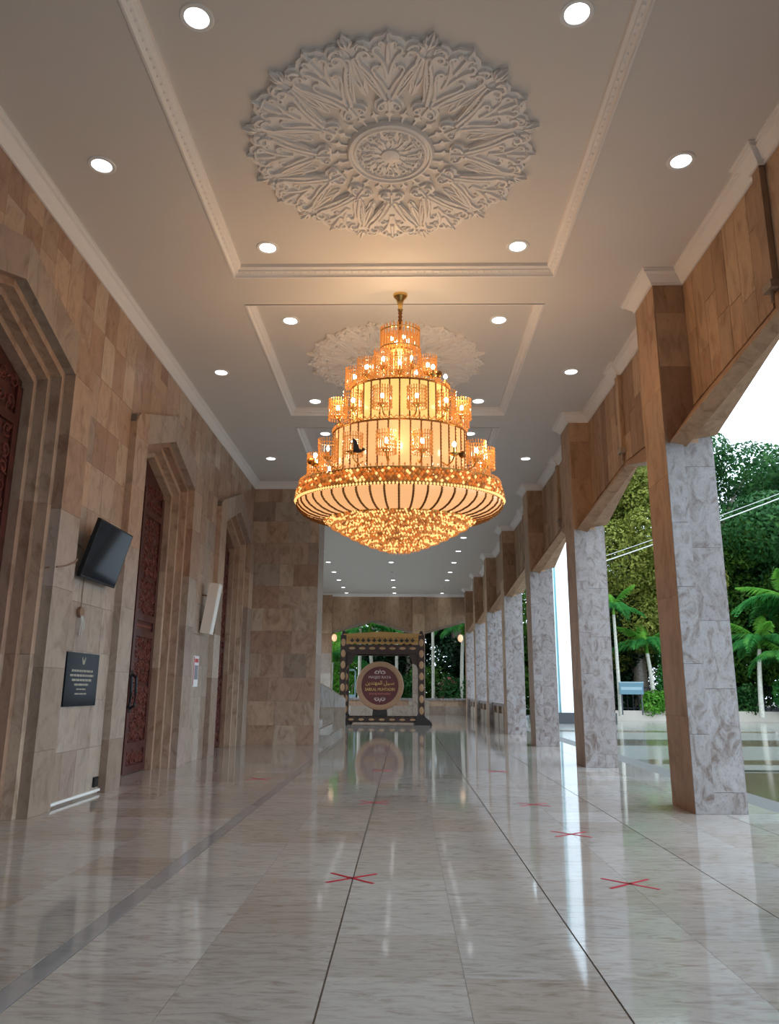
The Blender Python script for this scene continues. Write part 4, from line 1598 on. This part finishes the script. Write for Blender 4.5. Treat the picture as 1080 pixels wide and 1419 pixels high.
# overhead wires
for i, (dz, l) in enumerate(((0, 'upper of the two pale overhead wires outside the columns'), (-.25, 'lower of the two pale overhead wires outside the columns'))):
    pts = []
    for j in range(17):
        t = j / 16
        pts.append((8 + 22 * t, 36 - 8 * t, 7.3 + 8.4 * t - .5 * math.sin(PI * t) + dz * (1 - .4 * t)))
    tag(MB().tube(pts, (.014, .026)[i], 5).build('overhead_wire', 'wire_grey'), l, 'wire', 'overhead wires')


# trees
def leaf_cloud(blobs, n, size, seed, flat=.0):
    r_ = np.random.default_rng(seed)
    vol = np.array([b[3] * b[4] * b[5] for b in blobs]) ** .67
    pick = r_.choice(len(blobs), n, p=vol / vol.sum())
    B = np.array(blobs)[pick]
    d = r_.normal(size=(n, 3))
    d /= np.linalg.norm(d, axis=1)[:, None]
    rad = 1 - .45 * r_.random(n) ** 2.0
    P = B[:, :3] + d * B[:, 3:6] * rad[:, None]
    nrm = d * .8 + r_.normal(size=(n, 3)) * .6 + np.array([0, 0, .45 + flat])
    nrm /= np.linalg.norm(nrm, axis=1)[:, None]
    t = np.cross(nrm, r_.normal(size=(n, 3)))
    t /= np.linalg.norm(t, axis=1)[:, None]
    b = np.cross(nrm, t)
    s = size * (.6 + .8 * r_.random(n))[:, None]
    V = np.empty((n, 4, 3))
    V[:, 0] = P - t * s
    V[:, 1] = P + b * s * .48
    V[:, 2] = P + t * s
    V[:, 3] = P - b * s * .48
    return V.reshape(-1, 3)


def leaf_mesh(name, V, m):
    me = bpy.data.meshes.new(name)
    n = len(V)
    nf = n // 4
    me.vertices.add(n)
    me.vertices.foreach_set('co', V.astype(np.float32).ravel())
    me.loops.add(n)
    me.loops.foreach_set('vertex_index', np.arange(n, dtype=np.int32))
    me.polygons.add(nf)
    me.polygons.foreach_set('loop_start', np.arange(0, n, 4, dtype=np.int32))
    me.polygons.foreach_set('loop_total', np.full(nf, 4, dtype=np.int32))
    me.materials.append(MATS[m])
    me.update(calc_edges=True)
    me.validate()
    return me


def tree(x, y, h, rx, rz, label, m, n, seed, leaf=.16, name='tree', trunk=.35, bark='bark', low=.25, nb=14):
    r_ = random.Random(seed)
    t = thing(name, label, 'tree', (x, y, 0), 'trees in the garden')
    tk = MB()
    top = h * .72
    pts = [(x + r_.uniform(-.3, .3) * i / 5, y + r_.uniform(-.3, .3) * i / 5, top * i / 5) for i in range(6)]
    tk.tube(pts, [trunk * (1.25 if i == 0 else 1 - .12 * i) for i in range(6)], 9)
    blobs = []
    for i in range(nb):
        a = r_.uniform(0, 2 * PI)
        zz = h * (low + (1 - low - .12) * (i + .5) / nb)
        sp_ = rx * (1.0 - .45 * abs((zz / h - .55)) / .45)
        q = r_.uniform(.35, .85) * sp_
        bx, by = x + q * math.cos(a), y + q * math.sin(a)
        s_ = r_.uniform(.75, 1.2) * rx * .45
        blobs.append((bx, by, zz, s_, s_, s_ * rz))
        if i % 3 == 0:
            st_ = Vector(pts[min(4, 1 + i * 4 // nb)])
            en = Vector((bx, by, zz))
            tk.tube([st_, st_.lerp(en, .5) + Vector((0, 0, .4)), en], [trunk * .4, trunk * .25, trunk * .1], 6)
    tk.build('trunk', bark, t, True)
    o = link('foliage', leaf_mesh('foliage', leaf_cloud(blobs, n, leaf, seed), m), t)
    o['kind'] = 'stuff'
    return t


tree(33, 60, 23, 9.5, .62, 'tall dark green spreading tree against the white sky at right', 'leaf_deep', 60000, 21, .20, low=.22, trunk=.6)
tree(24.5, 59, 23, 8.0, .65, 'deep green tree left of the spreading tree at right', 'leaf_deep', 45000, 22, .19, low=.2, trunk=.5)
tree(28.5, 52, 10.5, 4.5, .7, 'mid green rounded tree behind the palms at right', 'leaf_mid', 32000, 23, .14, low=.2)
tree(17.2, 56.5, 22, 6.0, .9, 'tall yellow green leafy tree between first and second columns', 'leaf_yellow', 80000, 24, .14, low=.20, trunk=.6, nb=20)
tree(23.5, 56, 14, 4.5, .9, 'green tree behind the nearest column', 'leaf_mid', 30000, 25, .17, low=.12)
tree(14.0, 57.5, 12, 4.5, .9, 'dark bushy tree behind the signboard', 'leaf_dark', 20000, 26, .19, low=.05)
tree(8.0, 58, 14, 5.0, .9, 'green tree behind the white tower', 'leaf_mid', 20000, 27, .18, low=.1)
tree(4.2, 60, 16, 4.0, 1.0, 'dark tree in the right end opening', 'leaf_dark', 26000, 28, .17, low=.03, trunk=.7)
tree(-2.6, 64, 13, 5.0, .9, 'bright green tree in the left end opening', 'leaf_bright', 26000, 29, .17, low=.08)
tree(-7.5, 60, 12, 4.0, .9, 'green tree at the left of the end openings', 'leaf_mid', 14000, 30, .18, low=.05)
tree(.4, 60, 12, 3.4, 1.0, 'dark leafy tree behind the pier of the end wall', 'leaf_dark', 20000, 31, .17, low=.05)
tree(42, 55, 15, 6.5, .8, 'green tree at the far right edge', 'leaf_mid', 20000, 33, .2, low=.05)
tree(27, 68, 15, 7.5, .8, 'dark tree low behind the palms', 'leaf_dark', 24000, 34, .24, low=.03)
tree(38, 70, 16, 8.5, .8, 'dark tree low behind the right edge palms', 'leaf_dark', 24000, 35, .24, low=.03)
tree(16.5, 68, 14, 7.0, .8, 'dark tree far behind the signboard', 'leaf_dark', 20000, 36, .24, low=.03)


def shrub(x, y, r, h, label, m, n, seed, leaf=.12):
    t = thing('shrub', label, 'shrub', (x, y, 0), 'shrubs in the garden')
    r_ = random.Random(seed)
    blobs = [(x + r_.uniform(-.6, .6) * r, y + r_.uniform(-.4, .4) * r, h * r_.uniform(.35, .7), r * .6, r * .5, h * .42) for _ in range(5)]
    o = link('foliage', leaf_mesh('foliage', leaf_cloud(blobs, n, leaf, seed), m), t)
    o['kind'] = 'stuff'
    st_ = MB()
    for i in range(5):
        a = r_.uniform(0, 6.3)
        st_.tube([(x + .1 * math.cos(a), y + .1 * math.sin(a), 0), (x + .5 * r * math.cos(a), y + .5 * r * math.sin(a), h * .6)], .04, 5)
    st_.build('stems', 'bark', t)


shrub(16.2, 51.0, 1.2, 1.6, 'low green shrub right of the signboard', 'leaf_bright', 1800, 41)
shrub(25.2, 50.0, 1.5, 2.6, 'broad green shrub under the palms, near the kerb', 'leaf_palm', 2600, 42)
shrub(22.6, 51.0, 1.4, 2.0, 'dark low shrub right of the nearest column', 'leaf_deep', 2200, 43)
shrub(29.0, 48.6, 2.0, 3.0, 'dense green shrub at the right edge by the kerb', 'leaf_mid', 2600, 44)
shrub(3.8, 54, 1.5, 2.6, 'dark green shrub over the parapet in the right end opening', 'leaf_deep', 2600, 45)
shrub(1.9, 58, 1.5, 3.4, 'green shrub beside the pale pole in the right end opening', 'leaf_mid', 2600, 46)
shrub(-4.2, 55, 1.4, 3.2, 'green shrub left of the drum frame', 'leaf_bright', 2400, 47)
shrub(-.2, 56, 1.3, 2.4, 'dark shrub behind the drum at its right', 'leaf_deep', 2200, 48)
shrub(-2.2, 57, 1.6, 3.0, 'dark shrub behind the drum at its left', 'leaf_deep', 2200, 49)
shrub(18.2, 52.0, 1.3, 3.4, 'leafy dark shrub between signboard and nearest column', 'leaf_palm', 2600, 50)
shrub(12.2, 53.0, 1.6, 3.4, 'dark shrub behind the thin palm', 'leaf_deep', 2400, 51)


def frond_mesh(L, droop, seed, m, wl=.5):
    r_ = random.Random(seed)
    mb = MB()
    n = 26
    pts = []
    for i in range(n + 1):
        t = i / n
        pts.append(Vector((L * t * (1 - .25 * droop * t), 0, L * (.45 * t - droop * t * t))))
    mb.tube(pts, [.035 * (1 - .85 * i / n) + .004 for i in range(n + 1)], 5)
    for i in range(2, n + 1):
        t = i / n
        p = pts[i]
        ll = wl * L * .42 * math.sin(PI * min(.97, .12 + .86 * t)) + .12
        for s_ in (-1, 1):
            d = Vector((.55 + .2 * t, s_ * .8, -.35 + r_.uniform(-.15, .2))).normalized()
            w = Vector((.055, 0, .012)) * (L / 3)
            e = p + d * ll
            mid = p + d * ll * .5 + Vector((0, 0, .04))
            e = e + Vector((0, 0, -.25 * ll))
            mb.add([p - w, p + w, mid + w, e, mid - w], [(0, 1, 2, 3, 4)])
    return mb.mesh('frond', m)


FR = [frond_mesh(3.0, .55, 1, 'leaf_palm'), frond_mesh(3.0, .85, 2, 'leaf_palm'), frond_mesh(2.6, .35, 3, 'leaf_bright')]


def palm(x, y, h, n, sc, label, seed, bark='bark_pale', fruit=False, tr=.13):
    r_ = random.Random(seed)
    t = thing('palm', label, 'palm', (x, y, 0), 'palms in the garden')
    lx = r_.uniform(-.3, .3)
    pts = [(x + lx * (i / 8) ** 2, y, h * i / 8) for i in range(9)]
    MB().tube(pts, [tr * (1.3 - .05 * i) for i in range(9)], 9).build('trunk', bark, t, True)
    sh = MB().tube([(x + lx, y, h), (x + lx, y, h + .8 * sc)], [tr * 1.0, tr * .5], 8)
    sh.build('crownshaft', 'leaf_bright', t, True)
    for i in range(n):
        o = bpy.data.objects.new('frond', FR[i % 3])
        COL.objects.link(o)
        o.parent = t
        o.matrix_parent_inverse = Matrix.Identity(4)
        o.location = (lx, 0, h + .6 * sc + r_.uniform(-.1, .2))
        o.rotation_euler = (r_.uniform(-.2, .2), R(-35 * (i % 3) / 2 + 12 + r_.uniform(-12, 12)), 2 * PI * i / n + r_.uniform(-.2, .2))
        o.scale = (sc, sc, sc)
    if fruit:
        fm = MB()
        for i in range(26):
            fm.ball((x + lx + r_.uniform(-.35, .35), y - .3 + r_.uniform(-.2, .2), h - .25 + r_.uniform(-.45, .3)), .10, 6, 4)
        fm.build('fruit_cluster', 'fruit_red', t)


palm(25.3, 49.5, 6.3, 13, 1.45, 'largest palm with drooping fronds right of the nearest column', 61)
palm(22.4, 49.2, 4.2, 11, 1.0, 'bright green palm just right of the nearest column', 62)
palm(24.0, 48.4, 3.2, 11, 1.0, 'low palm with a red fruit cluster', 63, fruit=True)
palm(27.5, 47.2, 4.6, 12, 1.3, 'yellowing palm at the right frame edge', 64)
palm(13.7, 49.6, 6.4, 9, .8, 'slender palm with a thin pale trunk left of the signboard', 65, tr=.10)
palm(16.4, 51.2, 4.0, 9, 1.0, 'broad leaved palm beside the signboard', 66)
palm(-2.2, 53.0, 5.2, 10, 1.0, 'palm whose fronds show under the left gable apex', 67, tr=.12)
palm(3.9, 53.0, 5.3, 10, .9, 'palm whose fronds show at the right end opening top', 68, tr=.12)
palm(-5.2, 54.0, 3.4, 10, 1.1, 'palm beside the left jamb of the end opening', 69)

# pale poles and the red kiosk beyond the end wall
for (x, y, h, l) in ((-3.05, 52, 5.6, 'thin pale pole behind the drum, at its left'), (-.55, 52.5, 5.4, 'thin pale pole behind the drum, at its right'), (1.98, 53.5, 6.6, 'thin pale pole in the right end opening')):
    tag(MB().tube([(x, y, -.3), (x, y, h)], [.13, .10], 10).build('pole', 'bark_pale', None, True), l, 'pole', 'pale poles beyond the end wall')
gt = thing('gate_frame', 'pale blue metal gate frame left behind the drum', 'gate', (-3.7, 53, 0))
for x in (-4.0, -3.45):
    MB().box(x, x + .09, 53, 53.1, -.3, 2.9).build('post', 'sign_pale', gt)
MB().box(-4.0, -3.36, 53, 53.1, 2.8, 2.9).build('bar', 'sign_pale', gt)
MB().box(-4.0, -3.36, 53.02, 53.08, .1, 1.2).build('panel', 'sign_pale', gt)
ks = thing('kiosk', 'small red brick kiosk beyond the right end opening', 'kiosk', (3.2, 56, 0))
MB().box(2.6, 3.8, 56, 57.2, -.3, 1.9).build('body', 'brick_red', ks)
MB().prism([(2.4, 1.9), (4.0, 1.9), (3.2, 2.5)], 'y', 55.8, 57.4).build('roof', 'brick_red', ks)
MB().box(3.05, 3.25, 55.97, 56.0, .6, 1.5).build('window', 'tower_white', ks)

# dark garden fence
fe = thing('fence', 'dark iron garden fence behind the kerb palms', 'fence', (25, 54, 0))
for i in range(60):
    x = 14.5 + i * .4
    slab(fe, 'bar', x, x + .06, 55, 55.06, .1, 1.9, 'fence_dark')
for z in (.35, 1.75):
    slab(fe, 'rail', 14.5, 38.2, 55.06, 55.1, z, z + .08, 'fence_dark')
